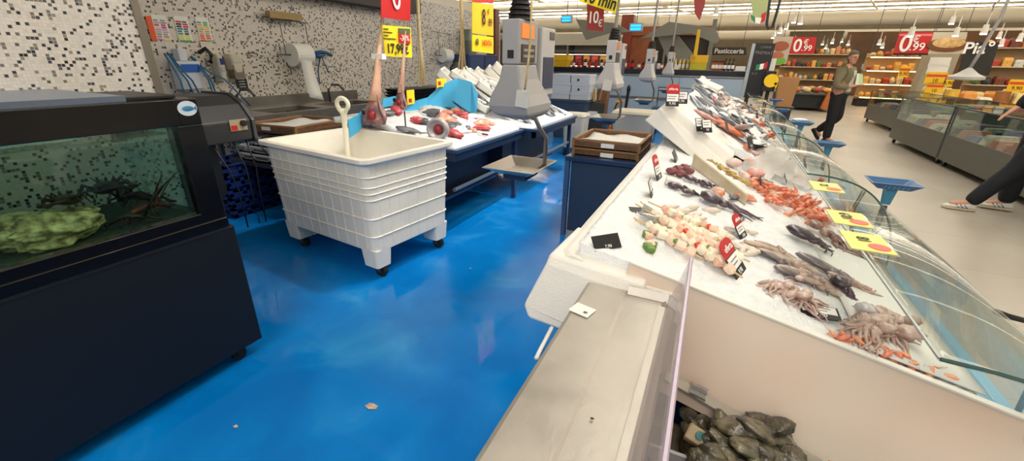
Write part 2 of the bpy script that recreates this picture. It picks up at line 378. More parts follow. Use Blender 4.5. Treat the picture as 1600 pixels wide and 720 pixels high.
# contents
def blob(name,c,d,m,parent=None,seed=0,amp=.35,fr=3.0,sub=4,**k):
    bm=bmesh.new(); bmesh.ops.create_icosphere(bm,subdivisions=sub,radius=1)
    for v in bm.verts:
        p=v.co.copy(); a=amp*noise.fractal(p*fr*.5+V((seed*3.1,seed*1.7,seed)),1.0,2.0,4)
        v.co=V((p.x*d[0],p.y*d[1],p.z*d[2]))*(1+a)+V(c)
    o=MB(); o.bm.free(); o.bm=bm; return o.build(name,m,parent,smooth=True,**k)
rockm=mat('reef_rock',(240,226,170),.8,rgb2=(116,104,60),vscale=26,bump=.9,bscale=30,detail=6)
blob('reef_rock',(-2.22,.575,.875),(.10,.145,.07),rockm,seed=3,amp=.42,fr=3.0,sub=5,label='yellow-green porous rock lying on the left of the tank floor',cat='rock')
crabm=mat('crab_shell',(70,50,36),.4,rgb2=(40,30,24),vscale=30,bump=.5,bscale=60)
def crab(c,r,yaw,label,m=crabm):
    t=T('live_crab',label,'crab',V(c)-V((0,0,r*.5))); R_=Euler((0,0,yaw)).to_matrix(); c=V(c)
    MB().ell(c,(r*1.15,r*.8,r*.5),(0,0,yaw),nz=.15).build('shell',m,t,smooth=True)
    for sg in (-1,1):
        for k in range(4):
            a=.3+k*.42; d=R_@V((sg*math.cos(a-.6),math.sin(a-.6)*.8,0))
            MB().tube([c+d*r*.8,c+d*r*1.5+V((0,0,r*.5)),c+d*r*2.1-V((0,0,r*.35))],[r*.13,r*.1,r*.04],6).build('leg',m,t,smooth=True)
        d=R_@V((sg*.7,-.8,0)); q=MB().tube([c+d*r*.7,c+d*r*1.4+V((0,0,r*.3)),c+R_@V((sg*.35*r,-1.7*r,r*.1))],[r*.15,r*.2,r*.16],7)
        q.ell(c+R_@V((sg*.3*r,-1.95*r,0)),(r*.24,r*.4,r*.2),(0,0,yaw)); q.build('claw',m,t,smooth=True)
    return t
crab((-2.24,.665,.965),.042,.4,'brown crab perched on the left top of the tank rock')
crab((-2.27,.80,.975),.05,2.2,'larger brown crab behind the rock, its back rounded')
def lobster(c,yaw,L,label,m):
    t=T('live_lobster',label,'lobster',V(c)); M=Matrix.Translation(V(c))@Matrix.Rotation(yaw,4,'Z'); X=lambda *p:M@V(p)
    q=MB().tube([X(-.5*L,0,.02),X(-.3*L,0,.04),X(0,0,.05),X(.25*L,0,.04),X(.36*L,0,.03)],[.012*L*3,.06*L*1.2,.09*L*1.1,.07*L,.02*L],10); q.build('body',m,t,smooth=True)
    q=MB()
    for a in (-.5,0,.5): q.ell(X(-.56*L,.07*L*a*2,.02),(.07*L,.035*L,.01),(0,0,yaw+a))
    q.build('tail_fan',m,t,smooth=True)
    for sg in (-1,1):
        q=MB().tube([X(.2*L,sg*.06*L,.03),X(.4*L,sg*.18*L,.03),X(.55*L,sg*.14*L,.02)],[.02*L,.03*L,.05*L],7); q.ell(X(.65*L,sg*.12*L,.02),(.12*L,.05*L,.03*L),(0,0,yaw)); q.build('claw',m,t,smooth=True)
        for k in range(3): MB().tube([X((.1-.1*k)*L,sg*.05*L,.03),X((.12-.12*k)*L,sg*.2*L,.05),X((.1-.14*k)*L,sg*.3*L,.0)],[.012*L,.01*L,.006*L],5).build('leg',m,t,smooth=True)
        MB().tube([X(.35*L,sg*.02*L,.04),X(.6*L,sg*.1*L,.1),X(.95*L,sg*.2*L,.16)],[.005,.003,.002],5).build('antenna',m,t,smooth=True)
    return t
lobm=mat('lobster_shell',(92,54,34),.4,rgb2=(44,34,30),vscale=24,bump=.4,bscale=50)
lobster((-2.32,.93,.85),.3,.2,'reddish brown lobster in the middle of the tank floor',lobm)
lobster((-2.2,.88,.83),1.9,.17,'small orange-brown lobster at the front glass',mat('lobster_orange',(140,66,40),.4,rgb2=(60,40,34),vscale=24))
lobster((-2.42,.9,.86),-.6,.18,'dark lobster in the right rear corner of the tank',crabm)
lobster((-2.15,.80,.82),.9,.14,'dark lobster beside the rock, lower right of the two crabs',crabm)
# ================================================================ wall fittings
def sheet_paper(px0,py0,px1,py1,kind,label):
    x=-5.192; a=onx(px0,py0,x); b=onx(px1,py1,x); t=T('colour_chart',label,'poster',((x),(a.y+b.y)/2,b.z),'colour charts taped to the mosaic wall')
    MB().bb((x-.006,a.y,b.z),(x,b.y,a.z)).build('sheet',paper,t)
    random.seed(kind); H_=a.z-b.z; W_=b.y-a.y
    pal=[[(200,120,180),(180,70,150),(210,150,200),(120,180,120),(230,220,120)],[(220,70,50),(230,120,60),(70,120,150),(50,50,50),(220,220,90),(70,160,110)],[(70,170,120),(230,200,90),(220,150,130),(225,80,50),(150,190,120)]][kind]
    for i in range(9):
        for j in range(2):
            z=a.z-.04*H_/.3-H_*(.06+i*.095); c=pal[min(len(pal)-1,int(i/9*len(pal)))] if random.random()<.75 else random.choice(pal)
            y0=a.y+W_*(.06+j*.46); MB().bb((x,y0,z-H_*.07),(x+.002,y0+W_*(.3+.12*random.random()),z)).build('colour_block',mat('chart_%d_%d_%d'%c,c,.6),t)
sheet_paper(235,22,268,62,0,'leftmost paper chart on the mosaic wall, pink and magenta rows above green')
sheet_paper(270,24,302,65,1,'middle paper chart on the mosaic wall, red rows above blue, black and yellow')
sheet_paper(304,26,333,64,2,'rightmost paper chart on the mosaic wall, green and yellow above red')
MB().bb((-5.19,onx(231,43,-5.19).y,1.62),(-5.18,onx(240,43,-5.19).y,1.84)).build('notice',mat('orange_card',(226,92,40),.5),label='small orange notice at the edge of the steel post',cat='poster')
# cleaning station
t=T('hose_station','white wall-mounted hose cleaning unit with blue stripe and blue hoses','hose station',(-5.1,2.85,1.25))
c0=onx(262,95,-5.19); c1=onx(310,138,-5.19); hp=mat('unit_white',(206,212,222),.4)
MB().bb((-5.19,c0.y,c1.z),(-5.04,c1.y,c0.z)).build('case',hp,t,bevel=.012)
MB().bb((-5.19,c0.y+.06,c0.z),(-5.08,c1.y-.09,c0.z+.12)).build('top_tank',hp,t,bevel=.01)
zc=(c0.z+c1.z)/2
MB().quad([(-5.038,c0.y+.02,zc+.03),(-5.038,c1.y-.16,zc+.03),(-5.038,c1.y-.1,zc+.11),(-5.038,c0.y+.02,zc+.05)],.003).build('stripe',bluep,t)
MB().bb((-5.038,c1.y-.2,zc+.03),(-5.034,c1.y-.03,zc+.11)).build('blue_badge',mat('badge_blue',(30,90,180),.4),t)
hose=mat('hose_teal',(30,110,150),.35)
for k,(ys,ye,zz) in enumerate(((c0.y-.03,c0.y+.08,1.0),(c0.y-.06,c0.y-.02,.9),(c0.y-.01,c0.y+.15,1.0),(c1.y-.04,c1.y+.05,.9),(c1.y-.06,c1.y+.42,.95),(c1.y-.02,c1.y+.08,.93))):
    MB().tube([(-5.1,ys,c0.z+.08-.01*k),(-5.0,(ys*.8+ye*.2),c0.z-.1),(-4.98,(ys+ye)/2,1.25),(-5.0,ye,zz)],.0085,6).build('hose',hose,t,smooth=True)
# soap dispensers
def disp(px0,px1,pyt,pyb,label,blue):
    a=onx(px0,pyt,-5.19); b=onx(px1,pyb,-5.19); t=T('soap_dispenser',label,'dispenser',(-5.15,(a.y+b.y)/2,b.z)); cm=mat('dispenser_cream',(200,194,176),.35)
    h=a.z-b.z; w=b.y-a.y
    MB().loft([rrect(-5.12,(a.y+b.y)/2,.13,w*.7,.02,b.z),rrect(-5.12,(a.y+b.y)/2,.15,w*.95,.03,b.z+h*.35),rrect(-5.12,(a.y+b.y)/2,.15,w,.03,b.z+h*.8),rrect(-5.13,(a.y+b.y)/2,.1,w*.8,.02,a.z)]).build('case',cm,t,smooth=False)
    if blue:
        MB().bb((-5.046,a.y+w*.3,b.z+h*.62),(-5.04,a.y+w*.9,b.z+h*.85)).build('label_panel',dblue,t); MB().cyl((-5.045,a.y+w*.5,b.z+h*.45),(-5.038,a.y+w*.5,b.z+h*.45),.025,n=12).build('button',greyp,t)
    else:
        MB().bb((-5.044,a.y+w*.1,b.z+h*.6),(-5.04,a.y+w*.9,b.z+h*.63)).build('label_panel',greyp,t); MB().bb((-5.17,a.y+w*.05,b.z-.03),(-5.05,b.y-w*.05,b.z+.12)).build('clear_reservoir',glass('reservoir',(200,196,180),milky=.35,milk=(170,165,150)),t)
disp(325,346,84,127,'cream soap dispenser with dark blue label, left of the pair on the mosaic wall',True)
disp(347,372,84,118,'cream dispenser with clear reservoir, right of the pair on the mosaic wall',False)
MB().tube([(-5.17,2.98,1.52),(-5.08,3.0,1.56),(-5.05,3.03,1.5),(-5.08,3.02,1.42)],.022,7).build('wall_hook',blackp,label='black hook fitting between the hose unit and the soap dispensers',cat='hook',smooth=True)
a=onx(368,124,-5.19); b=onx(388,137,-5.19)
t=T('wall_notice','small black notice with pale lettering under the dispensers','sign',(-5.19,(a.y+b.y)/2,b.z)); MB().bb((-5.197,a.y,b.z),(-5.188,b.y,a.z)).build('plate',blk,t)
for k in range(3): MB().bb((-5.188,a.y+.03,a.z-.03-.03*k),(-5.186,b.y-.03,a.z-.02-.03*k)).build('text_line',greyp,t)
MB().tube([(-5.19,3.52,1.52),(-5.14,3.55,1.53),(-5.13,3.62,1.52),(-5.19,3.66,1.5)],.008,6).build('wall_bracket',steel,label='small wire bracket on the mosaic wall right of the dispensers',cat='bracket')
# paper roll holders
def roll(px,py,rp,tail,label,board):
    c=onx(px,py,-5.08); r=rp; t=T('paper_roll_holder',label,'paper roll',(-5.15,c.y,c.z))
    q=MB().lathe((0,0,0),[(.035,-.13),(r,-.13),(r,.13),(.035,.13)],28)
    for v in q.bm.verts: v.co=V((v.co.x,v.co.z,v.co.y))+c
    q.build('paper_roll',paper,t,smooth=False)
    w_=MB(); y0,y1=c.y-.33,c.y+.2
    w_.cyl((c.x,y0,c.z),(c.x,y1,c.z),.008,n=6); w_.tube([(-5.19,c.y-.2,c.z+.42),(-5.1,c.y-.2,c.z+.42),(c.x,c.y-.2,c.z)],.006,5); w_.tube([(-5.19,c.y+.2,c.z+.36),(-5.1,c.y+.18,c.z+.4),(c.x,c.y+.17,c.z)],.006,5); w_.cyl((-5.1,c.y-.42,c.z+.42),(-5.1,c.y+.22,c.z+.39),.006,n=5)
    w_.build('wire_frame',dsteel,t)
    if board: MB().bb((-5.14,c.y-.34,c.z+.41),(-5.06,c.y+.12,c.z+.49)).build('cardboard_core',mat('cardboard',(166,142,96),.8),t)
    if tail:
        rows=[]
        for i in range(9):
            u=i/8; rows.append([(c.x+r*.95-.02*math.sin(u*3),c.y-.11+u*.06,c.z-u*tail),(c.x+r*.95-.02*math.sin(u*3+.5),c.y+.06+u*.10,c.z-u*tail-(.05*u))])
        MB().sheet(rows,.002).build('hanging_sheet',paper,t,smooth=True)
roll(468,86,.14,.52,'white paper roll on a wire wall holder with a long sheet hanging down',True)
roll(696,87,.125,0,'far white paper roll on a wire holder, behind the ice table',False)
q=MB()
c=onx(500,86,-5.15)
q.tube([c+V((0,-.1,.02)),c+V((.03,.0,.04)),c+V((.03,.1,.03)),c+V((.02,.17,.0))],.024,8); q.ell(c+V((.03,-.05,-.01)),(.035,.06,.035)); q.tube([c+V((0,0,-.02)),c+V((.01,-.08,-.2)),c+V((0,-.08,-.38))],.009,5); q.tube([c+V((0,.02,-.02)),c+V((.02,.06,-.16)),c+V((0,.12,-.24))],.009,5)
q.build('spray_gun',mat('teal_plastic',(26,84,128),.4),label='dark teal spray gun with hanging hoses beside the paper roll on the wall',cat='spray gun',smooth=True)
# steel machine next to tank
t=T('label_machine','grey steel machine with domed lid and dial panel behind the tank','machine',(-3.25,1.85,.9))
x1=-3.2; x0=-3.75; y0,y1=1.3,2.12
prof=[(x0,.9),(x1,.9),(x1+.01,1.05),(x1-.08,1.16),(x1-.2,1.22),(x0,1.22)]
q=MB(); q.prism(prof,1,y0,y1-.03); q.build('hood',mat('machine_steel',(66,66,68),.42,.4),t,bevel=.01)
q=MB(); q.prism([(x0+.01,.88),(x1+.015,.88),(x1+.02,1.05),(x1-.075,1.17),(x1-.2,1.235),(x0+.01,1.235)],1,y1-.03,y1); q.build('end_band',dsteel,t,bevel=.006)
a=onx(357,188,x1+.012); b=onx(387,202,x1+.012)
MB().bb((x1+.005,a.y,b.z),(x1+.016,b.y,a.z)).build('control_panel',mat('panel_beige',(176,160,128),.5),t)
MB().bb((x1+.016,a.y+.005,b.z+.005),(x1+.018,a.y+.05,b.z+.04)).build('red_mark',red,t)
MB().cyl((x1+.01,b.y-.03,(a.z+b.z)/2+.01),(x1+.035,b.y-.03,(a.z+b.z)/2+.01),.022,n=16).build('dial',blackp,t)
MB().bb((x0,y0,.5),(x1-.12,y1-.25,.9)).build('base_cabinet',mat('machine_base',(24,28,36),.5),t)
for lx in (x0+.03,x1-.35):
    for ly in (y0+.05,y1-.2): MB().bb((lx-.02,ly-.02,0),(lx+.02,ly+.02,.5)).build('leg',dsteel,t)
for k,(ya,yb) in enumerate(((1.95,2.0),(2.05,2.06),(1.8,1.9),(2.12,2.3))):
    MB().tube([(x1-.04,ya,.9),(x1+.01,(ya+yb)/2,.7),(x1-.02,yb,.45+.04*k),(x1-.1,yb+.05,.2)],.006,6).build('cable',mat('cable_grey',(44,48,52),.5),t,smooth=True)
# sinks
t=T('steel_sink_counter','long stainless double sink counter against the mosaic wall','sink',(-4.85,4.4,0))
q=MB(); zt=.86; xa,xb=-5.19,-4.5; ya,yb=2.9,5.2
q.bb((xa,ya,zt),(xa+.12,yb,zt+.03)); q.bb((xb-.09,ya,zt),(xb,yb,zt+.03))
bas=[(3.3,4.0),(4.25,5.0)]; yy=ya
for s0,s1 in bas: q.bb((xa+.12,yy,zt),(xb-.09,s0,zt+.03)); yy=s1
q.bb((xa+.12,yy,zt),(xb-.09,yb,zt+.03)); q.bb((xb-.02,ya,zt-.1),(xb,yb,zt)); q.build('worktop',steel,t)
MB().bb((xa,ya,zt+.03),(xa+.03,5.19,zt+.17)).build('splashback',steel,t)
for s0,s1 in bas:
    q=MB(); X0,X1=xa+.12,xb-.09
    q.bb((X0,s0,zt-.25),(X1,s1,zt-.24)); q.bb((X0,s0,zt-.24),(X0+.01,s1,zt)); q.bb((X1-.01,s0,zt-.24),(X1,s1,zt)); q.bb((X0,s0,zt-.24),(X1,s0+.01,zt)); q.bb((X0,s1-.01,zt-.24),(X1,s1,zt)); q.build('basin',steel,t)
for y in (2.95,4.0,5.1):
    for x in (xa+.05,xb-.06): MB().bb((x-.02,y-.02,0),(x+.02,y+.02,zt)).build('leg',dsteel,t)
for yf in (3.25,4.6): MB().tube([(xa+.07,yf,zt+.03),(xa+.07,yf,zt+.2),(xa+.12,yf+.03,zt+.27),(xa+.22,yf+.06,zt+.27),(xa+.28,yf+.08,zt+.2)],.016,8).build('faucet',dsteel,t,smooth=True)
MB().bb((-4.8,3.6,.72),(-4.62,3.95,.88)).build('drain_basket',blackp,label='black drain basket sitting in the nearer sink basin',cat='basket',bevel=.02)
# blue crates stack under sink
def crate(name,c,d,m,label,cat,group=None,wall=.02,lip=True,handle=True,slots=True):
    t=T(name,label,cat,(c[0],c[1],c[2]),group); x,y,z=c; w,l,h=d
    q=MB(); q.bb((x-w/2,y-l/2,z),(x+w/2,y+l/2,z+wall*.6))
    for sx in (-1,1):
        q.box((x+sx*(w/2-wall/2),y,z+h*.18),(wall,l,h*.36)); q.box((x+sx*(w/2-wall/2),y,z+h*.86),(wall,l,h*.28))
        for k in (-1,-.5,0,.5,1): q.box((x+sx*(w/2-wall/2),y+k*(l/2-.025),z+h*.5),(wall,.04,h))
    for sy in (-1,1):
        q.box((x,y+sy*(l/2-wall/2),z+h*.18),(w,wall,h*.36)); q.box((x,y+sy*(l/2-wall/2),z+h*.88),(w,wall,h*.24))
        for k in (-1,-.4,.4,1): q.box((x+k*(w/2-.025),y+sy*(l/2-wall/2),z+h*.5),(.05,wall,h))
    q.build('crate_body',m,t)
    if lip:
        q=MB()
        for sx in (-1,1): q.box((x+sx*(w/2),y,z+h),(.03,l+.03,.015))
        for sy in (-1,1): q.box((x,y+sy*(l/2),z+h),(w+.03,.03,.015))
        q.build('rim',m,t)
    return t
for k in range(5):
    nm=['bottom','second','middle','fourth','top'][k]
    crate('plastic_crate',(-4.32,2.62,.005+k*.105),(.42,.6,.1),dblue,'dark blue plastic crate, %s of the stack on the floor by the machine'%nm if k in(0,4) else 'dark blue plastic crate, %s from the floor in the stack behind the tank'%nm,'crate','blue crates stacked on the floor')
# grey crates + brown wicker tray behind cart
t=T('side_cart','dark low trolley carrying grey crates and a brown tray, between cart and sinks','trolley',(-3.95,2.95,0))
MB().bb((-4.35,2.55,.5),(-3.4,3.5,.54)).build('shelf',dsteel,t)
for x in (-4.3,-3.45):
    for y in (2.6,3.45): MB().bb((x-.02,y-.02,0),(x+.02,y+.02,.5)).build('leg',dsteel,t)
for k in range(3):
    crate('fish_crate',(-3.88+.05*k*(-1)**k,2.78+.03*k,.545+k*.068),(.62,.42,.06),greyp,['grey shallow crate, lowest of three beside the white cart','grey shallow crate, middle of three beside the white cart','grey shallow crate, topmost of three under the brown tray'][k],'crate','grey crates behind the white cart',lip=True)
def wicker(c,w,l,h,label,paper_h=.6,tagside=None,yaw=0):
    x,y,z=c; t=T('wicker_tray',label,'tray',c); q=MB()
    q.bb((x-w/2,y-l/2,z),(x+w/2,y+l/2,z+.01))
    n=5
    for i in range(n):
        zz=z+h*(i+.5)/n; e=.004*(i%2)
        for sx in (-1,1): q.box((x+sx*(w/2-.006+e),y,zz),(.012,l,h/n*.86))
        for sy in (-1,1): q.box((x,y+sy*(l/2-.006+e),zz),(w,.012,h/n*.86))
    q.build('woven_wall',wood,t)
    q=MB()
    for sx in (-1,1): q.box((x+sx*w/2,y,z+h),(.022,l+.022,.016)); 
    for sy in (-1,1): q.box((x,y+sy*l/2,z+h),(w+.022,.022,.016))
    for sx in (-1,1):
        for sy in (-1,1): q.box((x+sx*w/2,y+sy*l/2,z+h/2),(.022,.022,h))
    q.build('rim',mat('wicker_rim',(146,108,70),.6),t)
    rows=[[(x-w/2+.02+(w-.04)*i/8,y-l/2+.02+(l-.04)*j/8,z+h*paper_h+.012*math.sin(i*1.3+j)) for i in range(9)] for j in range(9)]
    MB().sheet(rows,.002).build('liner',mat('liner_white',(222,220,214),.6),t,smooth=True,label='white paper liner')
    if tagside: q=MB().box(tagside,(.11,.006,.035)) ; q.build('name_plate',wht,t)
    for o in [t]: o.rotation_euler=(0,0,yaw)
    return t
wicker((-3.95,3.1,.80),.62,.72,.07,'brown woven tray lined with white paper behind the white cart, lying on grey crates',.7,(-4.0,2.735,.84),.1)
crate('fish_crate',(-3.95,3.1,.755),(.5,.5,.042),greyp,'grey crate directly carrying the brown woven tray near the sinks','crate')
# ================================================================ white wheeled bin
ANG=-.12; CX,CY=-2.5,2.45
t=T('wheeled_bin','large white ribbed plastic bin on four black castors, standing on the blue floor','bin',(CX,CY,0))
def bw(z): u=(z-.22)/.68; return (1.15+.05*u,.80+.06*u)
q=MB()
loops=[]
zs=sorted([.22,.235,.85]+[c+d for c in (.34,.475,.61,.655,.70,.77) for d in (-.007,-.006,.0,.001)])
def off(z):
    for c_ in (.34,.475,.61,.655,.70,.77):
        if c_-.0065<=z<=c_+.0001: return .014
    return .0
for z in zs:
    w_,d_=bw(z); e=off(z); loops.append(rrect(CX,CY,w_+e-.03,d_+e-.03,.06,z,ANG))
w_,d_=bw(.9); loops.append(rrect(CX,CY,w_+.05,d_+.05,.07,.872,ANG)); loops.append(rrect(CX,CY,w_+.05,d_+.05,.07,.9,ANG)); loops.append(rrect(CX,CY,w_-.05,d_-.05,.06,.9,ANG))
for z in (.85,.4): w_,d_=bw(z); loops.append(rrect(CX,CY,w_-.06,d_-.06,.06,z,ANG))
q.loft(loops); binm=mat('bin_white',(242,236,222),.4,var=.04,vscale=3,sss=.05)
q.build('tub',binm,t,bevel=.003)
q=MB(); ca,sa=math.cos(ANG),math.sin(ANG)
def LW(x,y,z): return V((CX+x*ca-y*sa,CY+x*sa+y*ca,z))
for sy in (-1,1):
    for i in range(10):
        u=-.9+i*.2
        w0,d0=bw(.24); w1,d1=bw(.86); q.loft([[LW(u*w0/2*.92+dx,sy*(d0/2-.025),.24) for dx in (-.004,.004)]+[LW(u*w0/2*.92+dx,sy*(d0/2-.011),.24) for dx in (.004,-.004)],[LW(u*w1/2*.92+dx,sy*(d1/2-.02),.86) for dx in (-.004,.004)]+[LW(u*w1/2*.92+dx,sy*(d1/2-.011),.86) for dx in (.004,-.004)]])
for sx in (-1,1):
    for i in range(8):
        u=-.85+i*.243
        w0,d0=bw(.24); w1,d1=bw(.86); q.loft([[LW(sx*(w0/2-.02),u*d0/2*.9+dx,.24) for dx in (-.004,.004)]+[LW(sx*(w0/2-.011),u*d0/2*.9+dx,.24) for dx in (.004,-.004)],[LW(sx*(w1/2-.02),u*d1/2*.9+dx,.86) for dx in (-.004,.004)]+[LW(sx*(w1/2-.011),u*d1/2*.9+dx,.86) for dx in (.004,-.004)]])
q.build('rib',binm,t)
for sx in (-1,1):
    for sy in (-1,1):
        w_,d_=bw(.22); cx,cy=sx*(w_/2-.1),sy*(d_/2-.09)
        c=LW(cx,cy,0); MB().loft([rrect(c.x,c.y,.15,.13,.02,.09,ANG),rrect(c.x,c.y,.17,.15,.02,.23,ANG)]).build('foot',binm,t)
        k=MB(); c=LW(cx+.02*sx*0,cy,0); k.cyl(c+V((0,0,.075)),c+V((0,0,.09)),.04,n=12); k.box(c+V((.02,-.022,.06)),(.04,.004,.05)); k.box(c+V((.02,.022,.06)),(.04,.004,.05)); cas=k.build('caster',dsteel,t)
        MB().cyl(c+V((.03,-.018,.045)),c+V((.03,.018,.045)),.045,n=20).build('wheel',rubber,cas); 
# scoop in bin
sh=T('ice_shovel','white plastic shovel with oval D handle standing up in the white bin','shovel',(-2.72,2.42,.41))
shp=mat('shovel_white',(236,232,208),.35)
top=ony(535,150,2.45); 
def ovalring(c,a,b,r,n=20):
    q=MB(); pts=[V((c[0]+a*math.cos(2*PI*k/n),c[1]+.2*a*math.cos(2*PI*k/n)*0,c[2]+b*math.sin(2*PI*k/n))) for k in range(n)]
    loops=[]
    for k,p in enumerate(pts):
        d=(p-V(c)).normalized(); loops.append([p+d*r*math.cos(2*PI*j/8)+V((0,1,0))*r*.8*math.sin(2*PI*j/8) for j in range(8)])
    vs=[[q.bm.verts.new(p) for p in l] for l in loops]
    for i in range(n):
        for j in range(8): q.bm.faces.new((vs[i][j],vs[(i+1)%n][j],vs[(i+1)%n][(j+1)%8],vs[i][(j+1)%8]))
    return q
hc=ony(535,163,2.45)
q=ovalring(hc,.058,.045,.018); q.build('handle_grip',shp,sh,smooth=True)
bt=ony(543,238,2.45)
q=MB(); q.tube([hc-V((-.0,0,.03)),hc-V((-.0,0,.07)),hc.lerp(bt,.5),bt,bt-V((0,0,.2))],[.06,.03,.022,.024,.026],8,.6); q.build('shaft',shp,sh,smooth=True)
q=MB(); q.loft([[bt+V((x,-.02*abs(x)*20,-.1)) for x in (-.1,0,.1)]+[bt+V((x,.012,-.1)) for x in (.1,0,-.1)],[bt+V((x,0,-.32)) for x in (-.08,0,.08)]+[bt+V((x,.012,-.32)) for x in (.08,0,-.08)]]); q.build('blade',shp,sh)
rows=[[LW(-.42+.84*i/14,-.28+.56*j/14,.41+.28*0+.04*noise.noise(V((i*.5,j*.5,0)))+.02) for i in range(15)] for j in range(15)]
MB().sheet(rows,.0).build('crushed_ice',icem,label='crushed ice in the bottom of the white bin',cat='ice',kind='stuff',smooth=True)
# ================================================================ left fish tables
def table(x0,x1,y0,y1,z,label,slope):
    t=T('ice_table',label,'table',((x0+x1)/2,(y0+y1)/2,0),'blue framed ice tables')
    q=MB(); q.bb((x0,y0,z-.1),(x0+.04,y1,z-.03)); q.bb((x1-.04,y0,z-.1),(x1,y1,z-.03)); q.bb((x0,y0,z-.1),(x1,y0+.04,z-.03)); q.bb((x0,y1-.04,z-.1),(x1,y1,z-.03)); q.bb((x0+.02,y0+.02,z-.07),(x1-.02,y1-.02,z-.05)); q.build('frame',navy,t)
    MB().bb((x0-.01,y0-.01,z-.03),(x1+.02,y1+.01,z)).build('worktop',mat('edge_blue',(52,84,120),.3,.3),t,bevel=.004)
    for x in (x0+.05,x1-.06):
        for y in ((y0+.36,y1-.06) if x<x1-.3 else (y1-.06,)): MB().bb((x-.022,y-.022,0),(x+.022,y+.022,z-.1)).build('leg',navy,t)
    for x in (x0+.05,x1-.06): MB().cyl((x,y0+.05,.42),(x,y1-.05,.42),.018,n=8).build('rail',mat('rail_grey',(96,112,132),.35,.4),t)
    q=MB(); q.bb((x0+.1,y0+.05,.22),(x1-.3,y1-.05,.25)); q.build('shelf',navy,t)
    MB().bb((x0+.1,y0+.03,.25),(x1-.42,y1-.03,z-.1)).build('under_cabinet',mat('under_navy',(20,32,58),.4),t)
    return t
table(-3.35,-1.93,2.97,4.33,.79,'blue-framed table heaped with ice nearer the white bin',0)
table(-3.45,-1.80,4.40,5.9,.79,'blue-framed ice table with tilted white fish boxes, behind the nearer one',0)
def zL(x,y):
    u=(-1.93-x)/1.5; return .80+.17*max(0,min(1,u*1.6))+.02*noise.noise(V((x*5,y*5,1)))
def ice(x0,x1,y0,y1,fn,label,nx=60,ny=60,edge=None):
    rows=[]
    for j in range(ny+1):
        y=y0+(y1-y0)*j/ny
        rows.append([V((x0+(x1-x0)*i/nx,y,fn(x0+(x1-x0)*i/nx,y)+.006*noise.noise(V((i*.9,j*.9,3)))+.004*noise.noise(V((i*2.3,j*2.3,5))))) for i in range(nx+1)])
    q=MB(); q.sheet(rows); n=q.bm
    # skirt
    e=[ed for ed in n.edges if len(ed.link_faces)==1]; r=bmesh.ops.extrude_edge_only(n,edges=e)
    for v in [g for g in r['geom'] if isinstance(g,bmesh.types.BMVert)]: v.co.z-=.05
    return q.build('crushed_ice',icem,label=label,cat='ice',kind='stuff',smooth=True)
ice(-3.33,-1.96,3.0,4.32,zL,'bright crushed ice heaped on the nearer blue table')
def zL2(x,y):
    u=(-1.82-x)/1.4; return .80+.42*max(0,min(1,u*1.1))*max(0,min(1,(y-4.3)/.6))+.015*noise.noise(V((x*5,y*5,1)))
ice(-3.3,-1.84,4.42,5.88,zL2,'bright crushed ice on the farther blue table')
def wing(pts,label,tag=None):
    t=T('blue_board',label,'board',pts[0][0],None); t.pop('group',None) if 'group' in t else None
    q=MB(); q.sheet([[p[0] for p in pts],[p[1] for p in pts]],.012); q.build('panel',cyan,t,smooth=False)
    return t
def W(px,py,x): return onx(px,py,x)
def pair(pxt,pyt,pxb,pyb,x): return (W(pxt,pyt,x),W(pxb,pyb,x))
wb=wing([pair(601,178,598,198,-3.2),pair(640,160,640,190,-3.1),pair(668,152,668,188,-3.0),pair(690,132,690,186,-2.9),pair(715,122,714,182,-2.78),pair(737,128,736,178,-2.63),pair(747,146,745,174,-2.55)],'bright blue upright board behind the ice with two small yellow price cards')
for (a,b_,c_,d_) in ((635,141,648,162),(682,123,697,135)):
    xc=-3.07 if a<650 else -2.88; p=W(a,b_,xc); r=W(c_,d_,xc); q=MB().bb((xc-.005,p.y,r.z),(xc+.005,r.y,p.z)); q.build('price_card',yellow,wb)
    MB().bb((xc+.005,p.y+.02,r.z+.02),(xc+.008,p.y+.07,r.z+.06)).build('red_dot',red,wb)
wing([pair(543,188,546,215,-2.85),pair(560,178,560,205,-2.85),pair(568,170,566,192,-2.85)],'short blue board at the near corner of the ice table beside the bin')
wing([pair(597,154,597,168,-3.35),pair(617,150,617,164,-3.35)],'small blue board behind the two swordfish bills')
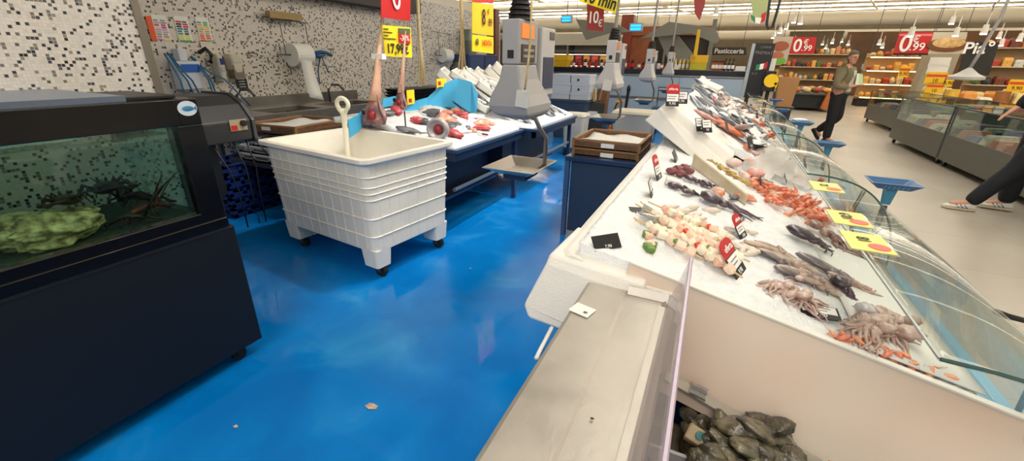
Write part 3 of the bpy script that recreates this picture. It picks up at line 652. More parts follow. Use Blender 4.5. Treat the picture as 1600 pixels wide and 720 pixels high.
# swordfish heads
skinf=mat('fish_skin_dark',(92,78,84),.3,rgb2=(150,120,116),vscale=16,bump=.2)
flesh=mat('tuna_flesh',(140,24,40),.35,rgb2=(176,70,76),vscale=30)
billm=mat('bill_bone',(222,192,152),.45,rgb2=(206,156,136),vscale=7)
def swordfish(base,tip,r,label,clip):
    b_=V(base); tp=V(tip); t=T('swordfish_head',label,'fish head',b_)
    k=[b_.lerp(tp,u) for u in (0,.07,.16,.28,.45,.7,1)]
    MB().tube(k[2:],[r*.62,r*.46,r*.32,r*.22,r*.06],10,.75).build('bill',billm,t,smooth=True)
    q=MB(); loops=[]
    for u,rr,f in ((-.06,1.15,.6),(0,1.25,.55),(.06,1.05,.55),(.12,.75,.6),(.18,.5,.7)):
        c=b_.lerp(tp,u); loops.append([c+V((math.cos(a)*r*rr,math.sin(a)*r*rr*f,0)) for a in [2*PI*i/16 for i in range(16)]])
    q.loft(loops); q.build('head',mat('sword_skin',(182,132,120),.35,rgb2=(110,84,92),vscale=18,bump=.2),t,smooth=True)
    q=MB().sheet([[b_+V((r*1.0,-.02,-.02)),b_+V((r*1.35,-.03,.0))],[b_+V((r*.8,-.03,.09)),b_+V((r*1.15,-.05,.08))],[b_+V((r*.8,-.03,.20)),b_+V((r*.84,-.04,.20))]],.008); q.build('gill_cover',skinf,t)
    MB().ell(b_+V((r*.35,-r*.62,.03)),(r*.4,.02,r*.4),nz=.3).build('gill_flesh',flesh,t,smooth=True)
    MB().ell(b_+V((-r*.5,-r*.55,.05)),(.02,.012,.02)).build('eye',blk,t,smooth=True)
    if clip: c=b_.lerp(tp,.6); MB().box(c,(.12,.05,.045)).build('price_clip',wht,t)
swordfish(onx(584,184,-2.75),onx(597,22,-2.75),.11,'left swordfish head standing on the ice, bill pointing up, with a white clip',True)
swordfish(onx(625,164,-2.95),onx(634,48,-2.95),.07,'right, slimmer swordfish bill standing up in the ice in front of the yellow sign',False)
silver=mat('silver_fish',(172,176,184),.22,.35,rgb2=(84,92,106),vscale=5)
darkfish=mat('dark_fish',(70,74,84),.25,.2,rgb2=(128,130,134),vscale=8)
def fish(L,m,hgt=.2):
    q=MB(); loops=[]; prof=[(-.5,.02,.04),(-.38,.3,.6),(-.2,.45,1),(.05,.42,.95),(.25,.22,.5),(.36,.1,.22),(.40,.06,.2)]
    for x,w_,h_ in prof: loops.append([V((x*L,math.cos(a)*w_*hgt*L*.5,math.sin(a)*h_*hgt*L*.5+hgt*L*.22)) for a in [2*PI*i/10 for i in range(10)]])
    q.loft(loops); z=hgt*L*.22
    q.sheet([[(.38*L,0,z-.01*L),(.5*L,0,z-.12*L)],[(.38*L,0,z+.01*L),(.5*L,0,z+.12*L)]],.004); q.sheet([[(-.1*L,0,z+hgt*L*.45),(-.02*L,0,z+hgt*L*.68)],[(.12*L,0,z+hgt*L*.4),(.14*L,0,z+hgt*L*.5)]],.003)
    return q
def fishproto(L,m,h,label,group,eye=True,rest=None):
    t=T('whole_fish',label,'fish',(0,0,0),group); fish(L,m,h).rot(Matrix.Rotation(PI/2,3,'X')).build('body',m,t,smooth=True)
    MB().ell((-.40*L,-h*L*.15-.0,.0+0),(.012*L*1.5,.012,.012*L*1.5)).build('eye',blk,t,smooth=True)
    return t
# tuna / monkfish heads on ice
t=T('open_fish_head','round silver fish head with open pink mouth on the ice edge, nearest the white bin','fish head',onx(684,200,-2.1))
c=onx(682,202,-2.12); dirn=V((.35,-1,.15)).normalized()
back=c-dirn*.22
def disc_loft(name,cs,rs,m,t,n=18):
    loops=[]; ax=dirn.cross(V((0,0,1))).normalized(); ay=ax.cross(dirn)
    for p,r in zip(cs,rs): loops.append([p+ax*math.cos(2*PI*i/n)*r+ay*math.sin(2*PI*i/n)*r for i in range(n)])
    MB().loft(loops).build(name,m,t,smooth=True)
disc_loft('head',[back,c-dirn*.12,c-dirn*.02,c,c-dirn*.005,c-dirn*.06],[.03,.085,.095,.085,.07,.045],mat('pale_silver',(190,184,186),.3,.1,rgb2=(150,142,150),vscale=12),t)
disc_loft('mouth_flesh',[c-dirn*.05,c-dirn*.04],[.04,.038],flesh,t)
random.seed(4)
def on_left(px,py,z=.9):
    p=onz(px,py,z); x=max(-2.95,min(-1.97,p.x)); y=max(3.03,min(4.28,p.y)); return V((x,y,zL(x,y)))
for (px,py,l,s,m,lab) in ((650,162,.42,1,silver,'long silver fish lying at the back left of the ice'),(668,165,.36,1,darkfish,'dark fish beside the reddish one on the ice'),(690,164,.34,1,darkfish,'dark fish below the blue board on the ice'),(680,170,.3,1,darkfish,'short dark fish in front of the blue board'),(642,205,.5,1,silver,'grey pointed fish by the near rim of the bin')):
    o=fishproto(l,m,.22,lab,None); p=on_left(px,py); o.location=p+V((0,0,.02)); o.rotation_euler=(0,0,random.uniform(-.4,.6))
redm=mat('red_fillet',(170,40,54),.3,rgb2=(208,110,112),vscale=20); orgm=mat('orange_fillet',(214,106,70),.35,rgb2=(236,190,170),vscale=12)
def chunk(px,py,d,m,lab,yaw=0.3):
    p=on_left(px,py); q=MB().ell((0,0,d[2]*.5),d,(0,0,yaw),nz=.25)
    for v in q.bm.verts: v.co+=p
    q.build('fish_cut',m,label=lab,cat='fish cut',smooth=True,group=None)
chunk(726,160,(.10,.07,.04),redm,'dark red tuna piece standing on the ice under the blue board'); chunk(743,165,(.09,.05,.03),redm,'flat red tuna slice to the right of the dark red piece')
chunk(751,193,(.11,.08,.02),redm,'red minced fish portion at the right of the ice'); chunk(713,180,(.06,.09,.03),orgm,'orange fillet edge in the middle of the ice'); chunk(694,184,(.10,.07,.03),orgm,'pale orange fillet with white flesh on the ice'); chunk(672,175,(.06,.05,.03),orgm,'small orange piece left of the dark fish')
chunk(740,152,(.04,.03,.03),redm,'tiny red piece near the top of the ice'); chunk(703,151,(.03,.03,.02),redm,'tiny red piece under the blue board')
random.seed(15)
for i in range(22):
    xx=random.uniform(-2.95,-2.1); yy=random.uniform(3.25,4.2); k=i%4; sz=random.uniform(.05,.11)
    q=MB().ell((0,0,sz*.3),(sz,sz*.55,sz*.42),(random.uniform(-.3,.3),random.uniform(-.3,.3),random.uniform(0,3)),nz=.3)
    for v in q.bm.verts: v.co+=V((xx,yy,zL(xx,yy)))
    q.build('fish_cut',[redm,orgm,silver,darkfish][k],label=['dark red','orange and white','silver','dark-skinned'][k]+' fish cut scattered over the ice of the nearer blue table',cat='fish cut',group=['red','orange','silver','dark'][k]+' cuts on the nearer table',smooth=True)
for i in range(12):
    xx=random.uniform(-3.0,-2.05); yy=random.uniform(3.1,4.3); sz=random.uniform(.08,.16)
    q=MB().ell((0,0,0),(sz,sz*.8,sz*.35),(0,0,random.uniform(0,3)),u=20,v=12,nz=.35,nf=9)
    for v in q.bm.verts: v.co+=V((xx,yy,zL(xx,yy)))
    q.build('ice_heap',icem,label='loose heap of crushed ice between the fish on the nearer table',cat='ice',group='ice heaps on the nearer table',smooth=True)
t=T('filleting_knife','filleting knife with dark red handle lying on the table edge','knife',on_left(760,213,.83))
p=on_left(770,212,.82); p2=on_left(735,212,.82); p.z+=.02; p2.z+=.02; m_=p.lerp(p2,.35)
MB().tube([p,p.lerp(m_,.5),m_],[.014,.016,.012],8,.6).build('handle',mat('knife_handle',(110,30,34),.4),t,smooth=True)
MB().sheet([[m_,p2],[m_+V((.0,.03,0)),p2]],.002).build('blade',steel,t)
MB().sheet([[on_left(745,180)+V((0,0,.0)),on_left(752,186)],[on_left(741,172)+V((0,0,.1)),on_left(746,172)+V((0,0,.07))]],.004).build('price_card',dsteel,label='thin grey card standing in the ice above the red portion',cat='card')
MB().sheet([[on_left(633,200)+V((0,0,.0)),on_left(635,200)],[on_left(633,200)+V((0,0,.14)),on_left(635,200)+V((0,0,.14))]],.004).build('price_card',blk,label='thin black card seen edge-on in the ice behind the bin',cat='card')
# tilted white boxes on the far table
def whitebox(px,py,x,sz,rot,label,fishes=0,cards=False,group='tilted white foam boxes on the far ice table'):
    p=onx(px,py,x); t=T('foam_box',label,'box',p,group); w_,l_,h_=sz
    q=MB(); R_=Euler(rot).to_matrix()
    def bx(c,d): q.box(c,d)
    bx((0,0,.01),(w_,l_,.02)); bx((-w_/2+.012,0,h_/2),(.024,l_,h_)); bx((w_/2-.012,0,h_/2),(.024,l_,h_)); bx((0,-l_/2+.012,h_/2),(w_,.024,h_)); bx((0,l_/2-.012,h_/2),(w_,.024,h_))
    for v in q.bm.verts: v.co+=p
    q.build('box_body',foam,t,bevel=.006)
    t.rotation_euler=rot; return t
names=['leftmost','second from left','third from left, its tip highest','middle','second from right','rightmost, beside the grey scale']
for i,(px,py,x) in enumerate(((705,135,-3.2),(722,138,-3.15),(738,132,-3.1),(757,132,-3.05),(775,128,-3.0),(786,122,-3.0))):
    whitebox(px,py,x,(.46,.34,.1),(.1,.75,.5),'tilted white foam fish box on the far table, '+names[i])
names2=['left','middle','right']
for i,(px,py,x) in enumerate(((728,150,-2.9),(750,152,-2.8),(772,150,-2.75))):
    whitebox(px,py,x,(.42,.32,.09),(.1,.6,.5),'tilted white foam fish box in the front row on the far table, '+names2[i])
for i in range(4):
    for j in range(3):
        bx_,by_=-3.05+.36*j,4.62+.33*i
        o=whitebox(700,100,-3,(.36,.28,.08),(.12*(i%2),.38+.1*((i+j)%3),.35+.2*((i*j)%2)),'foam fish box bedded in the far table ice, row %s, %s'%(['nearest','second','third','farthest'][i],['by the wall','centre','by the aisle'][j]))
        o.location=(bx_,by_,zL2(bx_,by_)+.02)
sfp=fishproto(.30,darkfish,.2,'small dark-backed fish laid on ice among the tilted boxes','fish laid over the far ice table')
used=False
for i in range(60):
    px=742+random.random()*56; py=118+ (px-742)*.35*random.random()+random.random()*42
    xx=random.uniform(-3.1,-1.95); p=V((xx,random.uniform(4.5,5.8),0)); p.z=zL2(p.x,p.y)+.03
    place(sfp,used,p,(random.uniform(.3,.7),random.uniform(.5,.9),random.uniform(-.3,1.2)),random.uniform(.6,1.1)); used=True
q=MB(); 
rows_=[[onx(715+11*i/1.0,160-j*4-(i*1.2),-2.9-.05*j)+V((0,0,.02*math.sin(i*2+j))) for i in range(8)] for j in range(6)]

# ================================================================ hanging scales
def scale(loc,s,label,full,cardtxt=False):
    x,y,z=loc; t=T('hanging_scale',label,'scale',(x,y,z),None); O=lambda a,b,c:(x+a*s,y+b*s,z+c*s)
    body=scaleg if full else scalew
    # head : column above, flared housing below
    def ring(z_,xa,xb,ya,yb): return [O(xa,ya,z_),O(xb,ya,z_),O(xb,yb,z_),O(xa,yb,z_)]
    MB().loft([ring(.30,-.10,0,0,.26),ring(.52,-.10,0,0,.26)]).build('display_head',body,t,bevel=.006*s)
    MB().loft([ring(.0,-.09,.02,.10,.34),ring(.03,-.16,.05,.02,.38),ring(.08,-.19,.05,.0,.40),ring(.14,-.17,.03,.0,.36),ring(.22,-.12,.01,0,.28),ring(.30,-.10,0,0,.25)]).build('housing',body,t,bevel=.012*s)
    MB().bb(O(.0,.03,.43),O(.006,.19,.50)).build('display',orange if full else mat('orange_dim',(206,130,96),.4),t)
    MB().bb(O(-.065,-.004,.33),O(-.03,.0,.37)).build('sensor_window',blk,t)
    mb=MB().bb(O(.0,.03,.31),O(.006,.21,.40)).build('label_plate',mat('plate_brown',(52,46,44),.4),t)
    if full:
        for k in range(2): MB().bb(O(.006,.05,.365-.03*k),O(.0075,.19,.378-.03*k)).build('label_line',mat('label_grey',(150,146,140),.5),t)
    MB().bb(O(-.10,.30,.12),O(.01,.52,.50)).build('printer_unit',scalew if full else body,t,bevel=.005*s)
    MB().bb(O(.01,.33,.16),O(.014,.50,.34)).build('keypad',mat('keypad_blue',(44,58,86),.35),t)
    MB().bb(O(.01,.42,.44),O(.014,.50,.48)).build('small_plate',mat('plate_brown2',(70,66,66),.4),t)
    q=MB()
    for k in range(5): q.cyl(O(-.05,.12,.52+.025*k),O(-.05,.12,.54+.025*k),(.075-.006*k)*s,(.06-.006*k)*s,14)
    q.build('rubber_bellows',rubber,t)
    MB().cyl(O(-.05,.12,.6),(x-.05*s,y+.12*s,5.15),.018,n=8).build('hanging_pole',mat('pole_grey',(150,146,138),.5,.3),t)
    MB().tube([O(.0,.2,.05),O(.03,.26,-.06),O(.055,.32,-.13),O(.05,.33,-.30),O(.0,.3,-.345),O(-.1,.22,-.35)],.014*s,8).build('pan_arm',steel,t,smooth=True)
    # pan : shallow tray with folded corners
    cz=-.30; q=MB(); c=(-.06,.2)
    def rg(w_,l_,z_): return [O(c[0]-w_,c[1]-l_,z_),O(c[0]+w_,c[1]-l_,z_),O(c[0]+w_,c[1]+l_,z_),O(c[0]-w_,c[1]+l_,z_)]
    q.loft([rg(.09,.11,cz-.035),rg(.165,.2,cz+.01),rg(.17,.205,cz+.015),rg(.16,.195,cz+.014),rg(.088,.108,cz-.028)]); q.build('weighing_pan',mat('pan_steel',(176,168,158),.35,.6),t)
    MB().box(O(c[0],c[1],cz-.05),(.15*s,.2*s,.03*s)).build('pan_support',navy,t)
    return t
scale((-1.0,2.18,1.18),1.0,'nearest hanging grey scale with orange display and steel pan above the blue aisle',True)
scale((-1.0,4.45,1.22),.92,'second hanging scale, pale grey, with black bellows on top, behind the nearest one',False)
scale((-1.0,6.9,1.22),.9,'third hanging scale, in front of the far blue counter',False)
scale((-1.0,9.6,1.24),.9,'farthest and smallest hanging scale before the back counter',False)
# paper tag on scale
def squares(px,py,y,sz,lab):
    p=ony(px,py,y); q=MB().box(p,(sz,.01,sz*1.15),(0,.12,0)); q.build('receipt_pad',mat('pad_white',(204,204,198),.6),label=lab,cat='paper pad')
squares(816,155,2.172,.075,'small white pad on the front of the nearest scale'); squares(747+202,133,4.44,.09,'small white pad on the front of the second scale')
# cords in front of the scale
MB().tube([ony(832,-60,2.1),ony(830,30,2.1),ony(829,60,2.1),ony(824,110,2.1),ony(820,140,2.1)],.006,6).build('pull_cord',rope,label='beige cord hanging down the front of the nearest scale',cat='cord',smooth=True)
def ropes(pxs,y,lab,n=4):
    t=T('hanging_rope',lab,'rope',ony(*pxs[-1],y))
    for k in range(n):
        pts=[]; 
        for i,(a,b_) in enumerate(pxs): p=ony(a,b_,y); u=i/(len(pxs)-1); pts.append(p+V(((k-n/2+.5)*.007*(1 if u<.7 else 1+3*(u-.7)/.3),.01*math.sin(k*2),0)))
        MB().tube(pts,.008 if k else .01,6).build('strand',rope,t,smooth=True)
ropes([(652,-40),(653,0),(655,45),(658,90),(660,133)],3.6,'frayed beige rope hanging above the ice, left of the two'); ropes([(720,-40),(721,0),(722,40),(723,75),(722,108)],3.9,'frayed beige rope hanging above the ice, right of the two')
# ================================================================ hanging signs
def signx(x,pts,m,t,name='panel',th=.006):
    ps=[onx(a,b_,x) for a,b_ in pts]; q=MB(); q.loft([[p for p in ps],[p-V((th,0,0)) for p in ps]]); return q.build(name,m,t)
t=T('red_sign','red hanging price sign cut by the picture top, showing a white zero','sign',onx(618,30,-2.6),None)
signx(-2.6,[(595,-40),(642,-28),(641,33),(596,27)],red,t); c=onx(619,-4,-2.59); text('0',wht,t,c,(0,1,0),(0,0,1),.29,xs=.8)
for pp in ((600,-40),(638,-30)): p=onx(*pp,-2.6); MB().cyl(p,(p.x,p.y,5.15),.003,n=4).build('wire',dsteel,t)
t=T('yellow_price_sign','yellow hanging price card reading 17,99 with a red discount corner','sign',onx(620,88,-3.1))
signx(-3.1,[(597,39),(642,43),(644,90),(602,88)],yellow,t)
text('17,99€',blk,t,onx(622,77,-3.09),(0,1,0),(0,0,1),.128,bold=.002,xs=.95)
signx(-3.09,[(623,44),(641,45),(641,53),(623,52)],mat('green_strip',(84,96,70),.6),t,'photo_strip'); signx(-3.09,[(623,53),(641,54),(641,69),(624,67)],red,t,'discount_patch'); text('-30%',wht,t,onx(632,60,-3.08),(0,1,0),(0,0,1),.075)
for k in range(4): 
    a=onx(599,44+k*5,-3.09); b_=onx(599+[8,14,8,20][k],45+k*5,-3.09); MB().bb((-3.092,a.y,a.z-.008),(-3.09,b_.y,a.z)).build('text_line',blk,t)
for pp in ((600,39),(640,43)): p=onx(*pp,-3.1); MB().cyl(p,(p.x,p.y,5.15),.003,n=4).build('wire',dsteel,t)
t=T('yellow_price_sign','amber hanging price sign reading 8,99 with a red top band','sign',onx(755,80,-2.2))
signx(-2.2,[(738,3),(771,7),(771,56),(738,52)],ylw2,t); signx(-2.2,[(738,-30),(771,-24),(771,6),(738,2)],red,t,'red_band'); signx(-2.2,[(738,54),(771,58),(771,84),(738,80)],mat('card_yellow',(246,206,10),.5),t,'lower_card')
text('8',blk,t,onx(756,28,-2.19),(0,1,0),(0,0,1),.19,xs=.7,bold=.002); text('99',blk,t,onx(766,36,-2.19),(0,1,0),(0,0,1),.10,xs=.8); text('€',blk,t,onx(763,19,-2.19),(0,1,0),(0,0,1),.06)
text('NOVITÀ',red,t,onx(761,68,-2.19),(0,1,0),(0,0,1),.075,xs=.7); MB().ell(onx(746,65,-2.19),(.004,.03,.03)).build('round_mark',mat('olive_mark',(110,100,30),.5),t)
for pp in ((740,-28),(769,-24)): p=onx(*pp,-2.2); MB().cyl(p,(p.x,p.y,5.15),.003,n=4).build('wire',dsteel,t)
def signy(y,pts,m,t,name='panel',th=.008):
    ps=[ony(a,b_,y) for a,b_ in pts]; return MB().loft([[p for p in ps],[p+V((0,th,0)) for p in ps]]).build(name,m,t)
t=T('red_price_sign','dark red hanging sign reading 10€ under the yellow banner','sign',ony(930,48,4.6))
signy(4.6,[(917,6),(944,10),(943,49),(917,47)],mat('sign_darkred',(150,46,40),.5),t); text('10',wht,t,ony(927,28,4.59),(1,.0,0),(0,0,1),.15,xs=.75,bold=.002); text('€',wht,t,ony(938,37,4.59),(1,0,0),(0,0,1),.09,xs=.8)
MB().cyl(ony(930,8,4.6),V((ony(930,8,4.6).x,4.6,5.15)),.003,n=4).build('wire',dsteel,t)
t=T('yellow_banner','yellow banner with black lettering cut by the picture top, above the red 10€ sign','sign',ony(935,10,4.4))
signy(4.4,[(900,-36),(968,-22),(962,21),(905,2)],yellow,t); text('10 min',blk,t,ony(938,0,4.39),(1,0,-.28),(0,0,1),.15,xs=.8,bold=.003)
MB().cyl(ony(930,-26,4.4),V((ony(930,-26,4.4).x,4.4,5.15)),.003,n=4).build('wire',dsteel,t)
ledm=mat('led_blue',(30,140,235),.4,emit=3.0)
for (px,py,y,w_,lab) in ((886,30,12,.24,'blue lit number display hanging left of the red 10€ sign'),(994,43,12,.26,'blue lit number display hanging between the second and third scales'),(1354,104,24,.28,'small blue lit display hanging behind the man')):
    p=ony(px,py,y); t=T('number_display',lab,'display',p); MB().box(p,(w_*1.25,.12,w_*.75)).build('casing',mat('casing_grey',(160,166,172),.4),t,bevel=.01)
    for k in (-1,1): MB().box(p+V((0,-.065,k*w_*.15)),(w_,.01,w_*.22)).build('lit_row',ledm,t)
    MB().cyl(p,(p.x,p.y,5.1),.012,n=6).build('hanger',dsteel,t)
# triangular dark hanging piece + tricolour board near top
t=T('hanging_tag','dark triangular loop hanging from the ceiling above the fish counter','strap',ony(1205,50,2.5))
def loopy(y,pts,r,m,t,nm):
    ps=[ony(a,b_,y) for a,b_ in pts]; MB().tube(ps,r,8,.5).build(nm,m,t,smooth=True)
loopy(2.5,[(1226,-30),(1217,8),(1207,42),(1200,46),(1198,38),(1202,8),(1207,-30)],.012,mat('strap_grey',(52,56,56),.5),t,'strap_loop')
t=T('hanging_board','small hanging board with a green, white and red edge near the picture top','sign',ony(1188,36,6.0))
signy(6.0,[(1172,-8),(1205,-8),(1196,30),(1184,36),(1176,24)],mat('board_green_yellow',(170,180,120),.5),t); signy(5.99,[(1173,22),(1180,27),(1180,36),(1174,30)],mat('flag_green',(40,130,80),.5),t,'green_edge'); signy(5.99,[(1180,27),(1190,28),(1188,37),(1180,36)],wht,t,'white_edge'); signy(5.99,[(1190,22),(1198,18),(1195,33),(1188,37)],red,t,'red_edge'); MB().cyl(ony(1188,-6,6.0),(ony(1188,-6,6).x,6.0,5.15),.004,n=4).build('wire',dsteel,t)
t=T('red_hanging_strip','red hanging promotional strip with yellow arrow above the yellow boxes','sign',ony(1095,40,11))
signy(11,[(1084,-20),(1104,-20),(1101,10),(1093,32),(1085,20)],mat('strip_red',(176,70,62),.5),t,'red_strip'); signy(11,[(1090,46),(1095,46),(1089,88),(1083,88)],ylw2,t,'yellow_strip')
# dark sloped canopy above the back counter
# ================================================================ far counter
Yc=11.2
t=T('back_counter','long pale blue service counter with a black top across the back of the fish area','counter',(-1.8,Yc,0))
pb=mat('pale_blue_panel',(176,194,208),.35); xa,xb=-5.0,.42
MB().bb((xa,Yc,.12),(xb,Yc+.9,1.2)).build('base',mat('counter_core',(150,166,180),.5),t)
for i in range(4):
    a=xa+(xb-xa)*i/4; MB().bb((a+.01,Yc-.02,.72),(a+(xb-xa)/4-.01,Yc,1.19)).build('upper_panel',pb,t); MB().bb((a+.01,Yc-.02,.14),(a+(xb-xa)/4-.01,Yc,.66)).build('lower_panel',pb,t)
MB().bb((xa,Yc-.03,.66),(xb,Yc,.72)).build('middle_rail',steel,t); MB().bb((xa,Yc-.04,1.2),(xb,Yc,1.24)).build('top_rail',steel,t)
MB().bb((xa-.02,Yc-.06,1.24),(xb+.03,Yc+.95,1.36)).build('worktop',mat('counter_black',(26,28,44),.25),t,bevel=.01)
random.seed(11)
amb=mat('jar_amber',(170,84,40),.3); jr=mat('jar_red',(170,24,28),.3); jd=mat('jar_dark',(40,26,26),.25); yb=mat('bottle_yellow',(224,196,90),.25); lid=mat('lid_dark',(40,30,26),.4)
def jar(x,y,z,r,h,m,lab,grp):
    t=T('jar',lab,'jar',(x,y,z),grp); MB().lathe((x,y,z),[(r*.9,0),(r,.02),(r,h*.75),(r*.75,h*.85)],12).build('body',m,t,smooth=False); MB().cyl((x,y,z+h*.85),(x,y,z+h),r*.8,n=12).build('lid',lid,t); MB().cyl((x,y,z+h*.2),(x,y,z+h*.6),r*1.02,n=12).build('paper_band',wht if random.random()<.5 else red,t)
def bottle(x,y,z,r,h,m,lab,grp):
    t=T('bottle',lab,'bottle',(x,y,z),grp); MB().lathe((x,y,z),[(r*.9,0),(r,.02),(r,h*.55),(r*.35,h*.75),(r*.35,h*.94)],12).build('body',m,t); MB().cyl((x,y,z+h*.94),(x,y,z+h),r*.42,n=10).build('cap',lid,t); MB().cyl((x,y,z+h*.15),(x,y,z+h*.45),r*1.02,n=12).build('paper_band',wht,t)
for i in range(16):
    x=-3.62+i*.1+(.02 if i%2 else 0)
    if i in (5,): continue
    jar(x,Yc+.15+.1*(i%3),1.36,.042,.17+.03*(i%2),[jr,amb,jr,jd][i%4],'small jar with dark lid on the left half of the back counter','jars on the left of the back counter')
for i in range(9):
    jar(-1.95+i*.09,Yc+.2+.12*(i%2),1.36,.04,.15,[amb,jd,wht][i%3],'small jar on the back counter between the second and third scales','jars in the middle of the back counter')
for i in range(5): bottle(-1.05+i*.09-.05,Yc+.2+.05*(i%2),1.36,.032,.27,yb,'yellow bottle standing left of the big yellow box on the back counter','yellow bottles on the back counter')
for i in range(3): bottle(-.02+i*.08,Yc+.2,1.36,.035,.26,jd,'dark wine bottle near the right end of the back counter','dark bottles on the back counter')
for i in range(4): jar(-.27+i*.07,Yc+.3,1.36,.035,.2,amb,'amber jar to the right of the big yellow box','amber jars on the back counter')
t=T('yellow_box','big amber and yellow display box on the back counter below the hanging strip','box',(-.58,Yc+.2,1.36)); a=ony(1077,108,Yc+.05); b_=ony(1106,87,Yc+.05)
MB().bb((a.x,Yc+.03,1.36),(b_.x,Yc+.33,1.52)).build('lower_box',mat('box_lime',(204,190,30),.5),t); MB().bb((a.x-.01,Yc+.02,1.52),(b_.x+.01,Yc+.34,1.68)).build('upper_box',ylw2,t)
t=T('yellow_box','amber display box at the left end of the back counter','box',(-3.95,Yc+.2,1.36)); MB().bb((-4.15,Yc+.03,1.36),(-3.75,Yc+.33,1.51)).build('lower_box',mat('box_lime2',(224,180,20),.5),t); MB().bb((-4.16,Yc+.02,1.52),(-3.74,Yc+.34,1.64)).build('upper_box',ylw2,t)
for x,w_ in ((-1.75,.22),(-1.2,.2),(.2,.2)): 
    MB().bb((x,Yc+.04,1.36),(x+w_,Yc+.08,1.46)).build('price_card',paper,label={-1.75:'white card on the back counter right of the second scale',-1.2:'white card on the back counter behind the third scale',.2:'white card at the right end of the back counter'}[x],cat='card')
# glazed chiller & kiosk behind
t=T('wall_chiller','lit open chiller with bright bags on its shelves behind the back counter','chiller',(-4.6,15,0))
MB().bb((-6.6,14.8,.1),(-3.3,15.6,.4)).build('base',dsteel,t); MB().bb((-6.6,15.5,.4),(-3.3,15.6,2.3)).build('back_panel',mat('chiller_back',(190,184,170),.6),t); MB().bb((-6.6,14.7,2.0),(-3.3,15.6,2.35)).build('canopy',mat('canopy_white',(206,200,184),.5),t)
for x in (-6.6,-5.0,-3.35): MB().bb((x,14.8,.4),(x+.06,15.6,2.0)).build('upright',steel,t)
for k in range(4): MB().bb((-6.6,14.9,.7+k*.37),(-3.3,15.5,.72+k*.37)).build('shelf',steel,t)
for k in range(4):
    MB().bb((-6.5,14.92,.99+k*.36),(-3.35,14.96,1.0+k*.36)).build('shelf_lamp',mat('shelf_light',(255,244,220),.5,emit=4),t)
bagc=[(226,90,70),(240,170,60),(230,200,120),(200,60,70),(236,150,60)]
for i in range(34):
    k=i//11; x=-6.4+(i%11)*.29; m_=mat('bag_%d'%(i%5),bagc[i%5],.45)
    MB().loft([rrect(x,15.15,.2,.1,.03,.725+.37*k+.02),rrect(x,15.15,.23,.14,.04,.725+.37*k+.12),rrect(x,15.15,.2,.03,.01,.725+.37*k+.26)]).build('snack_bag',m_,label='coloured packet on a chiller shelf behind the back counter',cat='packet',group='packets in the wall chiller')
t=T('wooden_kiosk','brown wooden kiosk front with a dark doorway behind the second scale','kiosk',(-2.6,16,0)); km=mat('kiosk_wood',(150,84,48),.5,var=.12,vscale=4)
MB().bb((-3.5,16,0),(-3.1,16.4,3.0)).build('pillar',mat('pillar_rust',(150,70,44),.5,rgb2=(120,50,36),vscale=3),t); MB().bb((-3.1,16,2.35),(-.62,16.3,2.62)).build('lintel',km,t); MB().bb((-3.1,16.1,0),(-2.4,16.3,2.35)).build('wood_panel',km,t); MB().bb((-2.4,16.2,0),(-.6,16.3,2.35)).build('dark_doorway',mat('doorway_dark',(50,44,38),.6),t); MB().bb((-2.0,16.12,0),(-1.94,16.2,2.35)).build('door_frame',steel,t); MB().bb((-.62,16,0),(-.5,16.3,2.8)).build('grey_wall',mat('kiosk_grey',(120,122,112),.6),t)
# grey dark sails
sail=mat('canopy_grey',(134,134,124),.6)
for pts,lab,y in (([(1000,60),(1045,34),(1118,44),(1125,62),(1118,68),(1080,52)],'light grey angular ceiling baffle hanging above the back counter, right of the scales',13.5),([(915,62),(900,30),(962,36),(985,50),(950,52)],'light grey angular ceiling baffle behind the second scale',13.4),([(1025,52),(1060,56),(1092,96),(1045,96)],'dark grey sloped panel behind the farthest scale',13.8)):
    ps=[ony(a,b_,y) for a,b_ in pts]; t=T('ceiling_baffle',lab,'ceiling panel',ps[0]); MB().loft([ps,[p+V((0,.12,.0)) for p in ps]]).build('panel',sail,t)
    tp=max(ps,key=lambda p:p.z); MB().cyl(tp+V((0,.06,-.03)),(tp.x,tp.y+.06,5.15),.006,n=5).build('wire',dsteel,t)
